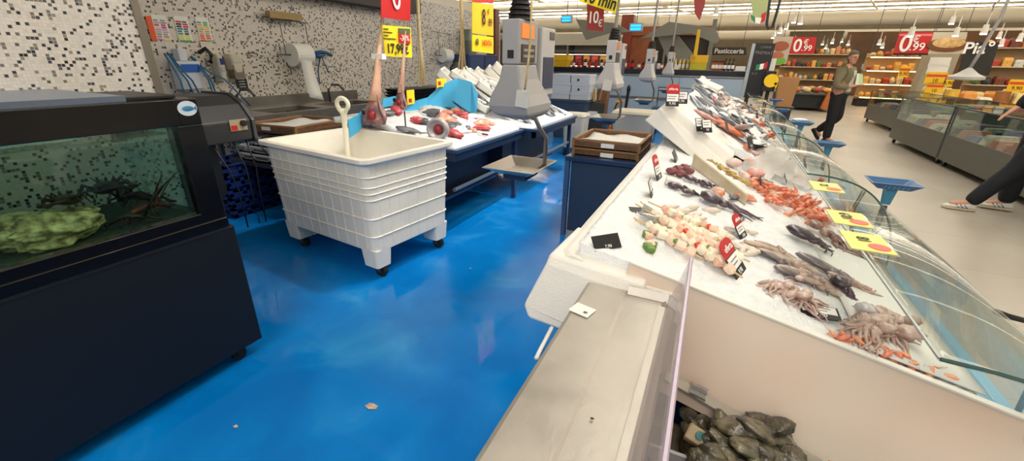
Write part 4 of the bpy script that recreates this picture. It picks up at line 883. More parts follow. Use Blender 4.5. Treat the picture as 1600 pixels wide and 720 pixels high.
# pasticceria
Yp=21; t=T('department_sign','black hanging sign with grey lettering Pasticceria over the far counter','sign',ony(1140,88,Yp))
signy(Yp,[(1113,74),(1166,74),(1166,86),(1113,86)],mat('sign_black',(26,26,28),.5),t,th=.06); text('Pasticceria',mat('letter_grey',(206,204,200),.5),t,ony(1139,80,Yp-.02),(1,0,0),(0,0,1),.26,bold=.006)
for px in (1118,1160): p=ony(px,74,Yp); MB().cyl(p,(p.x,p.y,5.15),.01,n=4).build('wire',dsteel,t)
Ys=18.5
for (pts,lab,zc,big) in (([(1239,58),(1276,58),(1272,84),(1232,84)],'red hanging sign reading 0,99€, left of the two red signs on the right side',(1254,71),1.0),([(1406,50),(1459,50),(1450,83),(1396,83)],'red hanging sign reading 0,99€, right of the two beside the bread picture',(1425,68),1.25)):
    t=T('red_price_sign',lab,'sign',ony(*zc,Ys)); ps=[ony(a,b_,Ys) for a,b_ in pts]; signy(Ys,pts,red,t,th=.03)
    up=(ps[0]-ps[3]).normalized(); up=V((up.x,0,up.z)); L_=lambda px,py:ony(px,py,Ys-.02)
    if big>1: signy(Ys-.005,[(1406,53),(1457,53),(1456,56),(1405,56)],mat('stripe_pink',(226,130,126),.5),t,'stripe'); signy(Ys,[(1396,83),(1450,83),(1450,86),(1396,86)],blk,t,'black_edge',.03)
    k=big; x0,y0=zc
    text('0',wht,t,L_(x0-8*k,y0+1),(1,0,0),(.2,0,1),.56*k,xs=.9,bold=.008); text('.99',wht,t,L_(x0+6.5*k,y0+4.5*k),(1,0,0),(.2,0,1),.25*k,bold=.003); text('€',wht,t,L_(x0+5.5*k,y0-5*k),(1,0,0),(.2,0,1),.22*k,bold=.003)
    for i in (0,1): MB().cyl(ps[i],(ps[i].x,ps[i].y,5.15),.008,n=4).build('wire',dsteel,t)
t=T('bread_poster','pale hanging poster with a picture of a round bread on a brown board','poster',ony(1480,82,Ys)); signy(Ys,[(1459,50),(1512,50),(1504,84),(1450,84)],mat('poster_cream',(196,188,166),.6),t)
p=ony(1481,70,Ys-.03); MB().ell(p,(.52,.012,.2)).build('board_picture',mat('pic_brown',(116,70,40),.6),t); MB().ell(p+V((0,-.015,.06)),(.40,.012,.15)).build('bread_picture',mat('pic_bread',(222,190,136),.6,rgb2=(190,140,80),vscale=9),t)
for px in (1462,1508): q_=ony(px,50,Ys); MB().cyl(q_,(q_.x,q_.y,5.15),.008,n=4).build('wire',dsteel,t)
t=T('department_sign','large black board with white lettering behind the cheese counter','sign',ony(1520,90,16.5)); signy(16.5,[(1510,66),(1562,66),(1545,118),(1498,116)],mat('sign_black2',(34,36,34),.6),t,th=.05); text('Pia°',wht,t,ony(1529,76,16.47),(1,0,0),(.2,0,1),.40,bold=.008); MB().cyl(ony(1530,67,16.5),(ony(1530,67,16.5).x,16.5,5.15),.01,n=4).build('wire',dsteel,t)
t=T('food_poster','tall poster with meat pictures and a green disc left of the red 0,99€ sign','poster',ony(1225,100,17)); signy(17,[(1210,57),(1240,57),(1228,100),(1200,100)],mat('poster_pale',(206,190,172),.6),t)
for (a,b_,c_,d) in ((1220,72,.24,(170,96,70)),(1214,87,.2,(190,110,80)),(1217,95,.2,(120,180,70))): MB().ell(ony(a,b_,16.98),(c_,.01,c_*.6)).build('picture_spot',mat('spot_%d'%d[0],d,.6),t)
MB().cyl(ony(1225,58,17),(ony(1225,58,17).x,17,5.15),.008,n=4).build('wire',dsteel,t)
# black menu stand + black box with yellow disc
t=T('menu_stand','tall black leaning sign panel with an Italian flag at the end of the fish counter','sign',ony(1180,150,8.8)); ps=[(1180,67),(1212,68),(1190,154),(1160,152)]
signy(8.8,ps,mat('stand_black',(24,25,28),.5),t,th=.05); signy(8.79,[(1176,68),(1181,68),(1162,152),(1157,150)],greyp,t,'side_edge',.06)
up=(.24,0,1)
text('PREMIATA',mat('chalk',(130,126,118),.6),t,ony(1196,83,8.78),(1,0,-.05),up,.07); text('CARNE',mat('chalk',(130,126,118),.6),t,ony(1197,74,8.78),(1,0,0),up,.05)
signy(8.785,[(1182,101),(1188,100),(1186,109),(1180,110)],mat('flag_green',(40,130,80),.5),t,'flag_green',.004); signy(8.785,[(1188,100),(1194,99),(1192,108),(1186,109)],wht,t,'flag_white',.004); signy(8.785,[(1194,99),(1200,96),(1198,107),(1192,108)],red,t,'flag_red',.004)
text('R.21',mat('chalk',(130,126,118),.6),t,ony(1179,115,8.78),(1,0,0),up,.05)
MB().bb((.40,8.76,0),(.46,8.84,1.1)).build('post',blackp,t); MB().bb((.28,8.6,0),(.62,9.0,.03)).build('foot_plate',blackp,t)
p=ony(1205,102,8.9); MB().box(p,(.12,.01,.22)).build('leaflet',paper,label='pale leaflet clipped beside the black sign panel',cat='leaflet')
t=T('ticket_box','black box with a round yellow sign beside the black panel','dispenser',ony(1200,145,8.5)); a=ony(1190,142,8.5); b_=ony(1214,111,8.5)
MB().bb((a.x,8.5,a.z),(b_.x,8.75,b_.z)).build('box_body',black,t,bevel=.01); q=MB(); c=ony(1205,126,8.49); q.cyl(c+V((0,-.01,0)),c+V((0,.01,0)),.105,n=24); q.loft([[c+V((.05,-.01,-.03)),c+V((.105,-.01,-.03)),c+V((.09,-.01,-.13))],[c+V((.05,.01,-.03)),c+V((.105,.01,-.03)),c+V((.09,.01,-.13))]]); q.build('yellow_disc',mat('disc_yellow',(246,200,10),.5),t)
MB().cyl((a.x+.1,8.6,0),(a.x+.1,8.6,a.z),.03,n=10).build('post',blackp,t)
# brown carton, purple / blue bags on customer side
p=ony(1226,150,10.2); q_=T('low_stand','dark low stand carrying the kraft paper bag behind the counter end','stand',(p.x,p.y,0)); MB().bb((p.x-.2,p.y-.15,p.z-.23),(p.x+.2,p.y+.15,p.z-.2)).build('top',blackp,q_); MB().bb((p.x-.16,p.y-.12,0),(p.x+.16,p.y+.12,p.z-.23)).build('body',mat('stand_navy',(34,40,60),.5),q_); MB().loft([rrect(p.x,p.y,.28,.2,.01,p.z-.2),rrect(p.x,p.y,.36,.22,.01,p.z+.35)]).build('paper_bag',mat('kraft',(176,128,80),.7),label='brown kraft paper bag behind the yellow disc',cat='bag')
# aisle produce and shelves
random.seed(21)
prod=[(196,120,60),(220,190,140),(170,60,40),(226,170,80),(120,60,40),(200,200,190),(90,110,50),(214,140,90),(180,150,110),(60,60,66)]
def shelf(x0,x1,y,h,levels,lab,grp,warm=False,depth=.7,n=12,face='y'):
    t=T('display_shelf',lab,'shelf',((x0+x1)/2,y,0)); MB().bb((x0,y,.0),(x1,y+depth,.25)).build('plinth',blackp,t); MB().bb((x0,y+depth-.05,.25),(x1,y+depth,h)).build('back_panel',mat('shelf_back',(170,140,100),.6),t)
    for k in range(levels):
        z=.35+(h-.5)*k/max(1,levels-1) if levels>1 else .8
        MB().bb((x0,y+.1*k*.5,z),(x1,y+depth-.05,z+.03)).build('shelf_board',mat('shelf_board',(206,198,176),.5),t)
        if warm: MB().bb((x0+.05,y+.06*k+.02,z-.02),(x1-.05,y+.06*k+.05,z)).build('shelf_lamp',mat('warm_strip',(255,206,140),.5,emit=12),t)
        w_=(x1-x0)/n
        for i in range(n):
            if random.random()<.02: continue
            x=x0+w_*(i+.5); hh=random.uniform(.18,.34); c=random.choice(prod[:4] if warm else prod); m_=mat('food_%d_%d'%(c[0],c[1]),c,.55,var=.15,vscale=20)
            if random.random()<.5: MB().ell((x,y+.25,z+.03+hh*.35),(w_*.45,.16,hh*.4),u=8,v=6,nz=.3).build('loaf' if warm else 'food_pack',m_,label=grp[1],cat=grp[2],group=grp[0],smooth=True)
            else: MB().loft([rrect(x,y+.25,w_*.8,.24,.02,z+.031,n=2),rrect(x,y+.25,w_*.84,.26,.02,z+.03+hh*.7,n=2),rrect(x,y+.25,w_*.7,.2,.02,z+.03+hh,n=2)]).build('food_pack',m_,label=grp[1],cat=grp[2],group=grp[0])
    return t
shelf(2.3,5.0,24,2.1,4,'long far food shelf behind the man, on his left side',('packs on the far food shelf','food pack on the long far shelf behind the man','food pack'),n=14)
shelf(5.05,6.75,22,2.0,4,'warm-lit bread shelf beneath the right red sign',('breads on the warm-lit shelf','bread on the warm-lit shelf under the red sign','bread'),warm=True,n=8)
shelf(1.4,4.0,31,2.2,4,'most distant shelf beyond the paper bag',('packs on the most distant shelf','food pack on the most distant shelf','food pack'),n=10)
shelf(7.9,11.5,21,2.3,4,'dark far shelf with jars right of the bread shelf',('packs behind the cheese counter','food pack on the shelf behind the cheese counter','food pack'),n=12)
MB().bb((5.6,30,0),(14,30.2,3.2)).build('brown_partition',mat('mural',(120,84,54),.7,rgb2=(80,66,50),vscale=.8),label='brown mural partition far behind the man',cat='partition')
MB().bb((3.5,36,0),(6.5,36.2,3.6)).build('brown_partition',mat('mural2',(110,92,70),.7),label='grey-brown partition far away above the most distant shelf',cat='partition')
MB().bb((6.15,20,0),(6.95,20.6,2.5)).build('store_column',mat('column_beige',(160,152,130),.6),label='beige square column right of the bread shelf',cat='column')
for k,(a,b_) in enumerate(((1468,97),(1465,108))): p=ony(a,b_,19.985); MB().box(p,(.55,.02,.3)).build('framed_notice',paper,label=['upper framed notice on the beige column','lower framed notice on the beige column'][k],cat='notice')
# low produce table, carton, orange crates
t=T('produce_table','low dark produce stand left of the man with an orange end','stand',(2.6,19,0)); MB().bb((2.4,18.5,.1),(3.6,20.5,.55)).build('base',blackp,t); MB().box((3.4,18.3,.4),(.25,.2,.6),(0,.2,0)).build('orange_leg',mat('orange_wood',(190,110,50),.5),t); MB().bb((2.3,18.4,.55),(3.7,20.6,.62)).build('tray',greyg,t)
for i in range(16): x=2.45+(i%4)*.3; y=18.6+(i//4)*.45; c=prod[i%7]; MB().ell((x,y,.7),(.12,.18,.09),nz=.2,u=8,v=6).build('food_pack',mat('food_%d_%d'%(c[0],c[1]),c,.55,var=.15,vscale=20),label='packed food lying on the low produce stand',cat='food pack',group='packs on the low produce stand',smooth=True)
a=onz(1338,162,0); MB().bb((a.x,a.y,0),(a.x+.5,a.y+.4,.6)).build('cardboard_box',mat('carton',(176,134,80),.7),label='brown cardboard box on the floor right of the man',cat='box')
# cheese counter
t=T('cheese_counter','long white-topped cheese counter with dark front at the right','counter',(8,15.1,0)); MB().bb((5.1,15.1,.05),(11,16.8,.46)).build('base',mat('counter_dark',(60,56,52),.5),t); MB().bb((5.05,15.0,.46),(11.1,15.5,.54)).build('front_ledge',mat('ledge_white',(226,220,204),.4),t,bevel=.01); MB().bb((5.1,15.5,.46),(11,16.8,.62)).build('deck',mat('ledge_white',(226,220,204),.4),t)
lb=['orange wedge','pale block','tall yellow wheel','brown round','white block','golden tray']
cc=[(232,160,60),(226,200,130),(226,180,70),(150,96,50),(226,220,200),(220,150,70)]
random.seed(5)
for i in range(34):
    x=5.25+(i%17)*.33; y=15.65+(i//17)*.5; k=random.randrange(6); h=random.uniform(.18,.4); m_=mat('cheese_%d'%k,cc[k],.45,var=.1)
    z=.62
    if k in(2,3): MB().cyl((x,y,z),(x,y,z+h),.14,n=16).build('cheese',m_,label=lb[k]+' of cheese on the counter at the right',cat='cheese',group='cheeses: '+lb[k])
    else: MB().loft([rrect(x,y,.27,.3,.02,z,n=2),rrect(x,y,.26,.29,.02,z+h*.8,n=2),rrect(x,y,.2,.24,.02,z+h,n=2)]).build('cheese',m_,label=lb[k]+' of cheese on the counter at the right',cat='cheese',group='cheeses: '+lb[k])
for i,(px,py,w_) in enumerate(((1462,122,.36),(1483,126,.16),(1413,112,.2),(1590,134,.3),(1460,138,.3))):
    p=ony(px,py,15.58 if i!=2 else 16.4); w_*=1.2; t=T('price_board',['widest amber price board on the cheese counter','narrow amber price board beside the widest one','amber price board left of the beige column','amber price board at the right edge of the picture','low amber price board in front of the widest one'][i],'price board',p); MB().box(p,(w_,.02,.3)).build('card',ylw2,t); MB().box(p+V((0,-.012,.06)),(w_*.95,.006,.06)).build('red_band',mat('band_red',(206,70,40),.5),t)
    text('10' if i in(0,4) else '9,90',blk,t,p+V((0,-.014,-.06)),(1,0,0),(0,0,1),.12); MB().cyl(p+V((0,.0,-.2)),V((p.x,p.y,.62 if i!=2 else 0)),.008,n=5).build('stem',dsteel,t)
# white hood scale at cheese counter
p=ony(1512,115,12.2); t=T('hanging_scale','white funnel-shaped hanging scale above the cheese counter','scale',p); MB().lathe(p,[(.02,.12),(.16,.0),(.28,-.06),(.28,-.11),(.05,-.13)],20).build('housing',scalew,t,smooth=False); MB().tube([p+V((0,0,.1)),p+V((.05,0,.35)),p+V((.15,0,1.0)),p+V((.2,0,5.15-p.z))],.03,8).build('hanging_pole',scaleg,t,smooth=True)
# glass display cases
def case(x0,x1,y0,y1,lab,zb=.1,zg=.5,zt=.93,seed=1):
    t=T('glass_display_case',lab,'display case',((x0+x1)/2,(y0+y1)/2,0),None)
    MB().bb((x0,y0,zb),(x1,y1,zg-.14)).build('base',greyg,t,bevel=.005); 
    q=MB()
    q.bb((x0,y0,zg-.14),(x0+.03,y1,zg)); q.bb((x1-.03,y0,zg-.14),(x1,y1,zg)); q.bb((x0+.03,y0,zg-.14),(x1-.03,y0+.03,zg)); q.bb((x0+.03,y1-.03,zg-.14),(x1-.03,y1,zg)); q.build('rim',greyg,t)
    f_=MB()
    for x in (x0,x1-.02):
        for y in (y0,y1-.02): f_.bb((x,y,zg),(x+.02,y+.02,zt))
    for x in (x0,x1-.02): f_.bb((x,y0,zt-.02),(x+.02,y1,zt))
    for y in (y0,y1-.02): f_.bb((x0,y,zt-.02),(x1,y+.02,zt))
    f_.build('frame',dsteel,t)
    g=glass('case_glass',(240,247,244))
    MB().bb((x0+.006,y0+.02,zg),(x0+.012,y1-.02,zt-.02)).build('side_pane',g,t); MB().bb((x1-.012,y0+.02,zg),(x1-.006,y1-.02,zt-.02)).build('side_pane',g,t); MB().bb((x0+.02,y1-.012,zg),(x1-.02,y1-.006,zt-.02)).build('end_pane',g,t); MB().bb((x0+.02,y0+.006,zg),(x1-.02,y0+.012,zt-.02)).build('end_pane',g,t)
    MB().bb((x0+.02,y0+.02,zt-.012),(x1-.02,y1-.02,zt-.004)).build('top_pane',g,t)
    MB().bb((x0+.03,y0+.03,zg-.13),(x1-.03,y1-.03,zg-.08)).build('chilled_bed',mat('bed_pale',(196,198,190),.4),t)
    for x in (x0+.08,x1-.08):
        for y in (y0+.1,y1-.1):
            MB().cyl((x-.018,y,.045),(x+.018,y,.045),.045,n=14).build('wheel',rubber,t); MB().bb((x-.022,y-.03,.06),(x+.022,y+.02,zb)).build('castor_fork',steel,t)
    random.seed(seed); ny=int((y1-y0)/.24); pc=[(120,80,120),(70,80,130),(190,120,110),(200,190,170),(160,90,80),(90,100,120)]
    for i in range(ny*2):
        x=x0+.3+(i%2)*.5; y=y0+.18+(i//2)*.24; c=pc[random.randrange(6)]
        MB().loft([rrect(x,y,.36,.18,.02,zg-.08,n=2),rrect(x,y,.38,.2,.02,zg-.02,n=2),rrect(x,y,.3,.14,.02,zg+random.uniform(.03,.12),n=2)]).build('frozen_pack',mat('pack_%d'%c[0],c,.35,var=.2,vscale=14),label='flat food pack inside '+lab.split(',')[0],cat='food pack',group='packs inside '+lab)
case(3.44,4.75,9.35,11.75,'the far one of two dark glass cases standing end to end',seed=1)
case(3.44,4.75,6.6,9.28,'the near one of two dark glass cases, beside the second person',seed=2)
case(3.44,4.75,4.1,6.55,'the nearest glass case at the right edge, mostly hidden by the walking person',seed=5)
case(3.95,4.95,12.9,16.0,'low glass case farther away, left of the cheese counter',seed=3,zt=.88)
# ================================================================ RIGHT FISH COUNTER
random.seed(3)
YN,YF=1.20,8.3
def S1(x,y): return .885-.205*x
def S2(x,y): return 1.20-.52*(x+.33)
def SR(x,y):
    u=max(0,min(1,(y-3.25)/.35)); return (S1(x,y)*(1-u)+(S2(x,y) if x<.55 else .74)*u)
t=T('fish_counter','long refrigerated fish counter with white sloping bed, blue customer edge and curved glass','counter',(.2,4.7,0))
cw=mat('counter_white',(222,222,214),.35); cb=mat('counter_blue_edge',(120,176,206),.35)
MB().bb((-.30,YN+.05,.0),(.72,YF,.62)).build('base',mat('counter_base',(40,62,92),.4),t)
q=MB(); q.loft([[(-.30,y,.62),(.80,y,.55),(.80,y,.665),(-.34,y,.90)] for y in (YN,3.3)]); q.build('display_bed',cw,t)
q=MB(); q.loft([[(-.30,y,.62),(.80,y,.55),(.80,y,.665),(.5,y,.70),(-.34,y,1.13)] for y in (3.3,YF)]); q.build('display_bank',cw,t)
MB().bb((.74,1.2,.60),(.815,YF,.70)).build('blue_edge',cb,t); MB().bb((.72,1.2,0),(.80,YF,.60)).build('customer_panel',mat('panel_grey_white',(196,196,190),.4),t)
# steel bearings of near section below the tray / tub
MB().bb((-.03,-.4,0),(.72,YN-.16,.45)).build('near_base',mat('counter_base',(40,62,92),.4),t)
# curved glass
gp=[(.40,1.06),(.50,1.055),(.60,1.03),(.68,.975),(.74,.89),(.77,.80),(.785,.70)]
cg=glass('counter_glass',(247,250,249))
edgem=mat('glass_edge',(54,84,80),.2)
seams=[.80,2.18,3.45,4.8,6.2,7.3,8.3]
lab=['nearest','second','third','fourth','fifth','farthest']
for i,(a,b_) in enumerate(zip(seams[:-1],seams[1:])):
    g=T('curved_glass_panel','%s curved clear glass screen panel along the customer side of the fish counter'%lab[i],'glass panel',(.78,(a+b_)/2,.70),None)
    q=MB(); fine=[]
    for k in range(len(gp)-1):
        for j in range(4): u=j/4; p0=V(gp[max(0,k-1)]+(0,));p1=V(gp[k]+(0,));p2=V(gp[k+1]+(0,));p3=V(gp[min(len(gp)-1,k+2)]+(0,)); pt=.5*((2*p1)+(-p0+p2)*u+(2*p0-5*p1+4*p2-p3)*u*u+(-p0+3*p1-3*p2+p3)*u**3); fine.append((pt.x,pt.y))
    fine.append(gp[-1])
    q.sheet([[(x,a+.004,z) for x,z in fine],[(x,b_-.004,z) for x,z in fine]],.006); q.build('pane',cg,g,smooth=True)
    q=MB(); q.tube([(x,a+.003,z) for x,z in fine],.0035,5); q.build('seam_edge',edgem,g); 
    q=MB(); q.tube([(.40,a+.004,1.06),(.40,b_-.004,1.06)],.003,5); q.build('top_edge',mat('edge_pale',(150,158,150),.25),g)
for y in seams[1:-1]:
    MB().tube([(.62,y,1.015),(.60,y,.9),(.66,y,.74),(.72,y,.70)],.008,6).build('glass_bracket',steel,t,smooth=True)
# foam tray : raised rim on aisle side
t=T('foam_tray','big white polystyrene tray with raised rim carrying the ice, nearest part of the fish counter','tray',(0,2.2,.75))
q=MB()
def fsec(y,e=0,zb=.80): return [(-.385+e,y,.925),(-.36+e,y,.935),(-.325+e,y,.925),(-.30+e,y,.895),(.0,y,.875),(.0,y,.84),(-.33+e,y,zb+.06),(-.395+e,y,zb+.05)]
q.loft([fsec(1.16,.03),fsec(1.20,.005),fsec(1.5),fsec(2.6),fsec(3.3)]); q.build('rim_wall',foam,t,smooth=False,bevel=.004)
q=MB(); q.loft([[(-.405,1.15,.93),(-.10,1.15,.90),(-.10,1.33,.90),(-.395,1.42,.93)],[(-.41,1.13,.90),(-.10,1.13,.86),(-.10,1.36,.86),(-.40,1.5,.88)],[(-.462,1.08,.76),(-.12,1.08,.70),(-.12,1.36,.70),(-.41,1.44,.80)],[(-.44,1.07,.72),(-.14,1.09,.68),(-.14,1.34,.68),(-.40,1.40,.78)]]); q.build('end_block',foam,t,bevel=.012,label='thick near end of the polystyrene tray')
# ice
def SI(x,y): return SR(x,y)+.015+(.012*noise.noise(V((x*6,y*6,2))))
ice(-.325,.70,YN,3.28,lambda x,y:SI(x,y)-.0,'crushed ice spread over the near half of the fish counter',70,120)
ice(-.30,.62,3.3,YF-.1,lambda x,y:S2(min(x,.55),y)+.02+.02*noise.noise(V((x*5,y*5,2))),'crushed ice on the steep far half of the fish counter',50,160)
# smooth white sheet near glass
rows=[[(.46+.25*i/8,1.21+1.75*j/12,S1(.46+.25*i/8,0)+.030-.002*j) for i in range(9)] for j in range(13)]
MB().sheet(rows,.004).build('plastic_liner',mat('liner_film',(224,226,220),.4),label='smooth white plastic liner strip beside the nearest curved glass',cat='liner',smooth=True)
# plane helper: pixel on sloped ice
def on(px,py,dz=0.0):
    v=ray(px,py); tt=(.90-CAM_H)/(v.z+.205*v.x); p=CAM+v*tt; y=max(p.y,1.235); return V((p.x,y,SI(p.x,y)+dz))
def on2(px,py,dz=.0):
    v=ray(px,py); k=1.22-.52*.33; tt=(k-CAM_H)/(v.z+.52*v.x); p=CAM+v*tt; x=min(p.x,.50); y=min(p.y,8.05); return V((x,y,1.048-.52*x+dz))
SL=math.atan(.205); SL2=math.atan(.52)
# ---- divider board (tub back wall)
t=T('divider_board','long off-white plastic divider board standing between the ice and the oyster tub','board',(.3,1.19,.5))
q=MB(); q.loft([[(-.16,1.185,.945),(-.16,1.20,.945),(-.16,1.20,.72),(-.16,1.10,.70)][:4],[(.80,1.185,.745),(.80,1.20,.745),(.80,1.20,.50),(.80,1.10,.46)]]);
q.bm.free(); q=MB()
bd=mat('divider_white',(226,220,204),.25,rgb2=(222,192,172),vscale=1.5,detail=2,coat=.15)
q.loft([[(-.16,1.182,.945),(-.16,1.194,.945),(-.16,1.10,.62),(-.16,1.088,.62)],[(.94,1.182,.716),(.94,1.194,.716),(.94,1.08,.35),(.94,1.068,.35)]]); q.build('panel',bd,t,bevel=.003)
q=MB(); q.loft([[(-.16,1.175,.946),(-.16,1.198,.946),(-.16,1.198,.938),(-.16,1.175,.938)],[(.94,1.175,.717),(.94,1.198,.717),(.94,1.198,.709),(.94,1.175,.709)]]); q.build('top_bead',white,t,bevel=.002)
q=MB(); q.loft([[(-.0,1.07,.645),(-.0,1.10,.655),(-.0,1.10,.645),(-.0,1.07,.635)],[(.80,1.04,.40),(.80,1.07,.41),(.80,1.07,.40),(.80,1.04,.39)]]); q.build('foot_strip',tray_steel,t)
c=V((.09,1.065,.645))
q=MB(); q.box(c,(.045,.006,.028),(-.5,.2,0)); q.box(c+V((0,-.012,.012)),(.045,.016,.003),(-.3,.2,0)); q.box(c+V((0,-.01,-.012)),(.045,.014,.003),(-.3,.2,0)); q.build('clip',steel,t,label='small steel clip')
# ---- steel tray (work shelf)
t=T('steel_work_tray','long brushed stainless tray in the foreground with a raised lip at its far end','tray',(-.1,.6,.80))
zt=.88
q=MB(); q.loft([[(-.265,y,zt-.005),(-.255,y,zt),(-.148,y,zt),(-.140,y,zt-.004),(-.045,y,zt-.004),(-.035,y,zt+.002),(-.035,y,zt-.10),(-.265,y,zt-.10)] for y in (-.35,1.115)]); q.build('pan',tray_steel,t,bevel=.001)
MB().loft([[(-.142,1.10,zt-.003),(-.03,1.10,zt-.003),(-.03,1.12,zt-.003),(-.142,1.12,zt-.003)],[(-.142,1.112,zt+.018),(-.03,1.112,zt+.018),(-.03,1.12,zt+.018),(-.142,1.12,zt+.018)]]).build('end_lip',tray_steel,t)
MB().bb((-.25,-.3,0),(-.045,1.0,zt-.1)).build('support_cabinet',navy,t)
t2=T('acrylic_screen','clear acrylic screen standing on edge along the right side of the steel tray','screen',(-.02,.7,.88))
ac=glass('acrylic',(238,234,238),milky=.16,milk=(226,222,228)); 
q=MB(); q.loft([[(-.035,1.06,.88),(-.029,1.06,.88),(.010,1.13,1.01),(.004,1.13,1.01)],[(-.035,-.2,.88),(-.029,-.2,.88),(.032,-.2,1.02),(.026,-.2,1.02)]]); q.build('sheet',ac,t2)
MB().tube([(.007,1.13,1.012),(.029,-.2,1.022)],.005,6).build('top_edge',mat('edge_lilac',(176,160,178),.3),t2)
MB().bb((-.05,-.2,.879),(-.012,1.06,.886)).build('foot',tray_steel,t2)
# card with writing on tray
p=onz(910,484,.884); t=T('price_slip','white paper slip with a small black mark on the far end of the steel tray','paper slip',p)
q=MB().box(p,(.058,.048,.0015),(0,0,-.25)); q.build('slip',paper,t); text('#i',blk,t,p+V((.012,-.012,.001)),(1,-.2,0),(.2,1,0),.014,th=.0004)
for i,(px,py) in enumerate(((1020,570),(1027,582),(1012,604),(1010,632),(1015,640),(925,655))):
    p=onz(px,py,.879); q=MB(); q.ell(p+V((0,0,.002)),(.004,.003,.002),nz=.4,u=6,v=4); q.build('shell_crumb',mat('crumb',(214,196,160),.6) if i%2==0 else mat('crumb_dark',(70,56,40),.6),label='tiny fish crumb on the steel tray by the screen',cat='crumb',group='crumbs on the steel tray')
MB().tube([onz(862,512,.86),onz(845,545,.86),onz(838,560,.86)],.006,5).build('plastic_film',mat('film_white',(225,225,222),.4),label='strip of white film caught under the tray edge by the foam block',cat='film',smooth=True)
# ---- oyster tub
t=T('oyster_tub','steel tub below the divider board holding oysters','tub',(.3,.7,.46))
q=MB(); q.bb((-.02,.1,.46),(.70,1.07,.475)); q.bb((-.02,.1,.475),(-.01,1.07,.66)); q.bb((.69,.1,.475),(.70,1.07,.50)); q.bb((-.01,1.06,.475),(.69,1.07,.50)); q.build('basin',mat('tub_steel',(120,110,92),.35,.6),t)
MB().bb((-.008,.86,.476),(.69,.87,.60)).build('crosswall',mat('tub_pale',(150,150,154),.4),t)
oym=mat('oyster_shell',(78,70,50),.35,rgb2=(30,30,24),vscale=26,bump=1.0,bscale=50,detail=6,coat=.3)
oyl=mat('mussel_shell',(40,37,33),.22,rgb2=(112,104,80),vscale=18,bump=.8,bscale=40,coat=.4)
random.seed(9)
def oyster(L,m):
    q=MB(); loops=[]; n=14
    for k,(zz,s) in enumerate(((-.16,.45),(-.08,.9),(0,1.04),(.05,.98),(.13,.72),(.18,.3))):
        loops.append([V((L*.5*s*(1+.16*noise.noise(V((i*1.1,k*2.3,L*90))))*math.cos(a)*(1.0+.2*math.cos(a))*(1+.10*noise.noise(V((k*1.7,i*.9,L*50)))),L*.36*s*math.sin(a)*(1+.12*noise.noise(V((i*.8,k*1.3,2)))),L*zz*(1+.3*math.cos(a)))) for i,a in enumerate([2*PI*i/n for i in range(n)])])
    q.loft(loops); bmesh.ops.subdivide_edges(q.bm,edges=q.bm.edges[:],cuts=2,use_grid_fill=True)
    for v in q.bm.verts: v.co*=1+.16*noise.fractal(v.co*(30/ (L*10))+V((L*99,0,0)),1.0,2.0,3)
    return q
op=[]
for i in range(4):
    o=oyster(.085+.012*i,oym if i%2 else oyl).build('oyster',oym if i%2 else oyl,label='dark gnarled oyster in the heap in the steel tub',cat='oyster',group='oysters heaped in the steel tub',smooth=True,origin=(0,0,0)); op.append(o)
n=0
for k in range(64):
    px=1085+random.random()*170; py=655+random.random()*90
    if py<655+ (px-1120)*.35 and px>1200: continue
    z=.56+.05*random.random(); 
    if px<1110: z=.53
    p=onz(px,py,z)
    if p.x>.6 or p.y<.3: continue
    src=op[k%4]; o=src if k<4 else src.copy()
    if k>=4: COL.objects.link(o)
    o.location=p; o.rotation_euler=(random.uniform(-.8,.8),random.uniform(-.8,.8),random.uniform(0,6.28)); n+=1
big=[(1150,668,.62,.13),(1185,675,.62,.14),(1212,690,.60,.13),(1128,690,.61,.10),(1165,700,.63,.11)]
for px,py,z,L in big: o=oyster(L,oyl).build('oyster',oyl,label='dark gnarled oyster in the heap in the steel tub',cat='oyster',group='oysters heaped in the steel tub',smooth=True,origin=(0,0,0)); o.location=onz(px,py,z); o.rotation_euler=(random.uniform(-.5,.1),random.uniform(-.3,.8),random.uniform(-.6,.6))
p=onz(1088,682,.56); t=T('wrapped_pack','small beige pack with a turquoise round sticker beside the oysters','pack',p); MB().box(p,(.055,.05,.022),(.3,.2,-.2)).build('pack_body',mat('pack_beige',(176,152,116),.35,var=.15,vscale=40),t,bevel=.005); q=MB().cyl(p+V((.006,-.004,.011)),p+V((.009,-.008,.0145)),.012,n=16); q.build('sticker',mat('turquoise',(110,176,176),.4),t)
def shrimp(L,m,legs=True):
    q=MB(); pts=[];rad=[]
    for i in range(9):
        u=i/8; a=-.2+u*2.0; pts.append(V((math.cos(a)*L*.40,math.sin(a)*L*.26,L*.06))); rad.append(L*(.035+.105*math.sin(PI*min(1,u*.8+.2))))
    q.tube(pts,rad,7,.85); e=pts[-1]; d=(pts[-1]-pts[-2]).normalized()
    for s in (-1,1): q.ell(e+d*L*.06+V((d.y,-d.x,0))*s*L*.04,(L*.05,L*.03,L*.01),(0,0,math.atan2(d.y,d.x)+s*.4),u=6,v=4)
    h=pts[0]; 
    if legs:
        for s in (-1,1): q.tube([h,h+V((.1*L,-.2*L,.04*L*s)),h+V((-.1*L,-.5*L,.1*L))],[L*.012,L*.008,L*.004],4)
        for k in range(3): q.tube([pts[1+k],pts[1+k]*.6,pts[1+k]*.35],[L*.016,L*.01,L*.005],4)
    return q
prm=[mat('prawn_a',(226,116,70),.3,rgb2=(240,170,130),vscale=20,coat=.3),mat('prawn_b',(214,92,56),.3,rgb2=(230,140,110),vscale=20,coat=.3)]
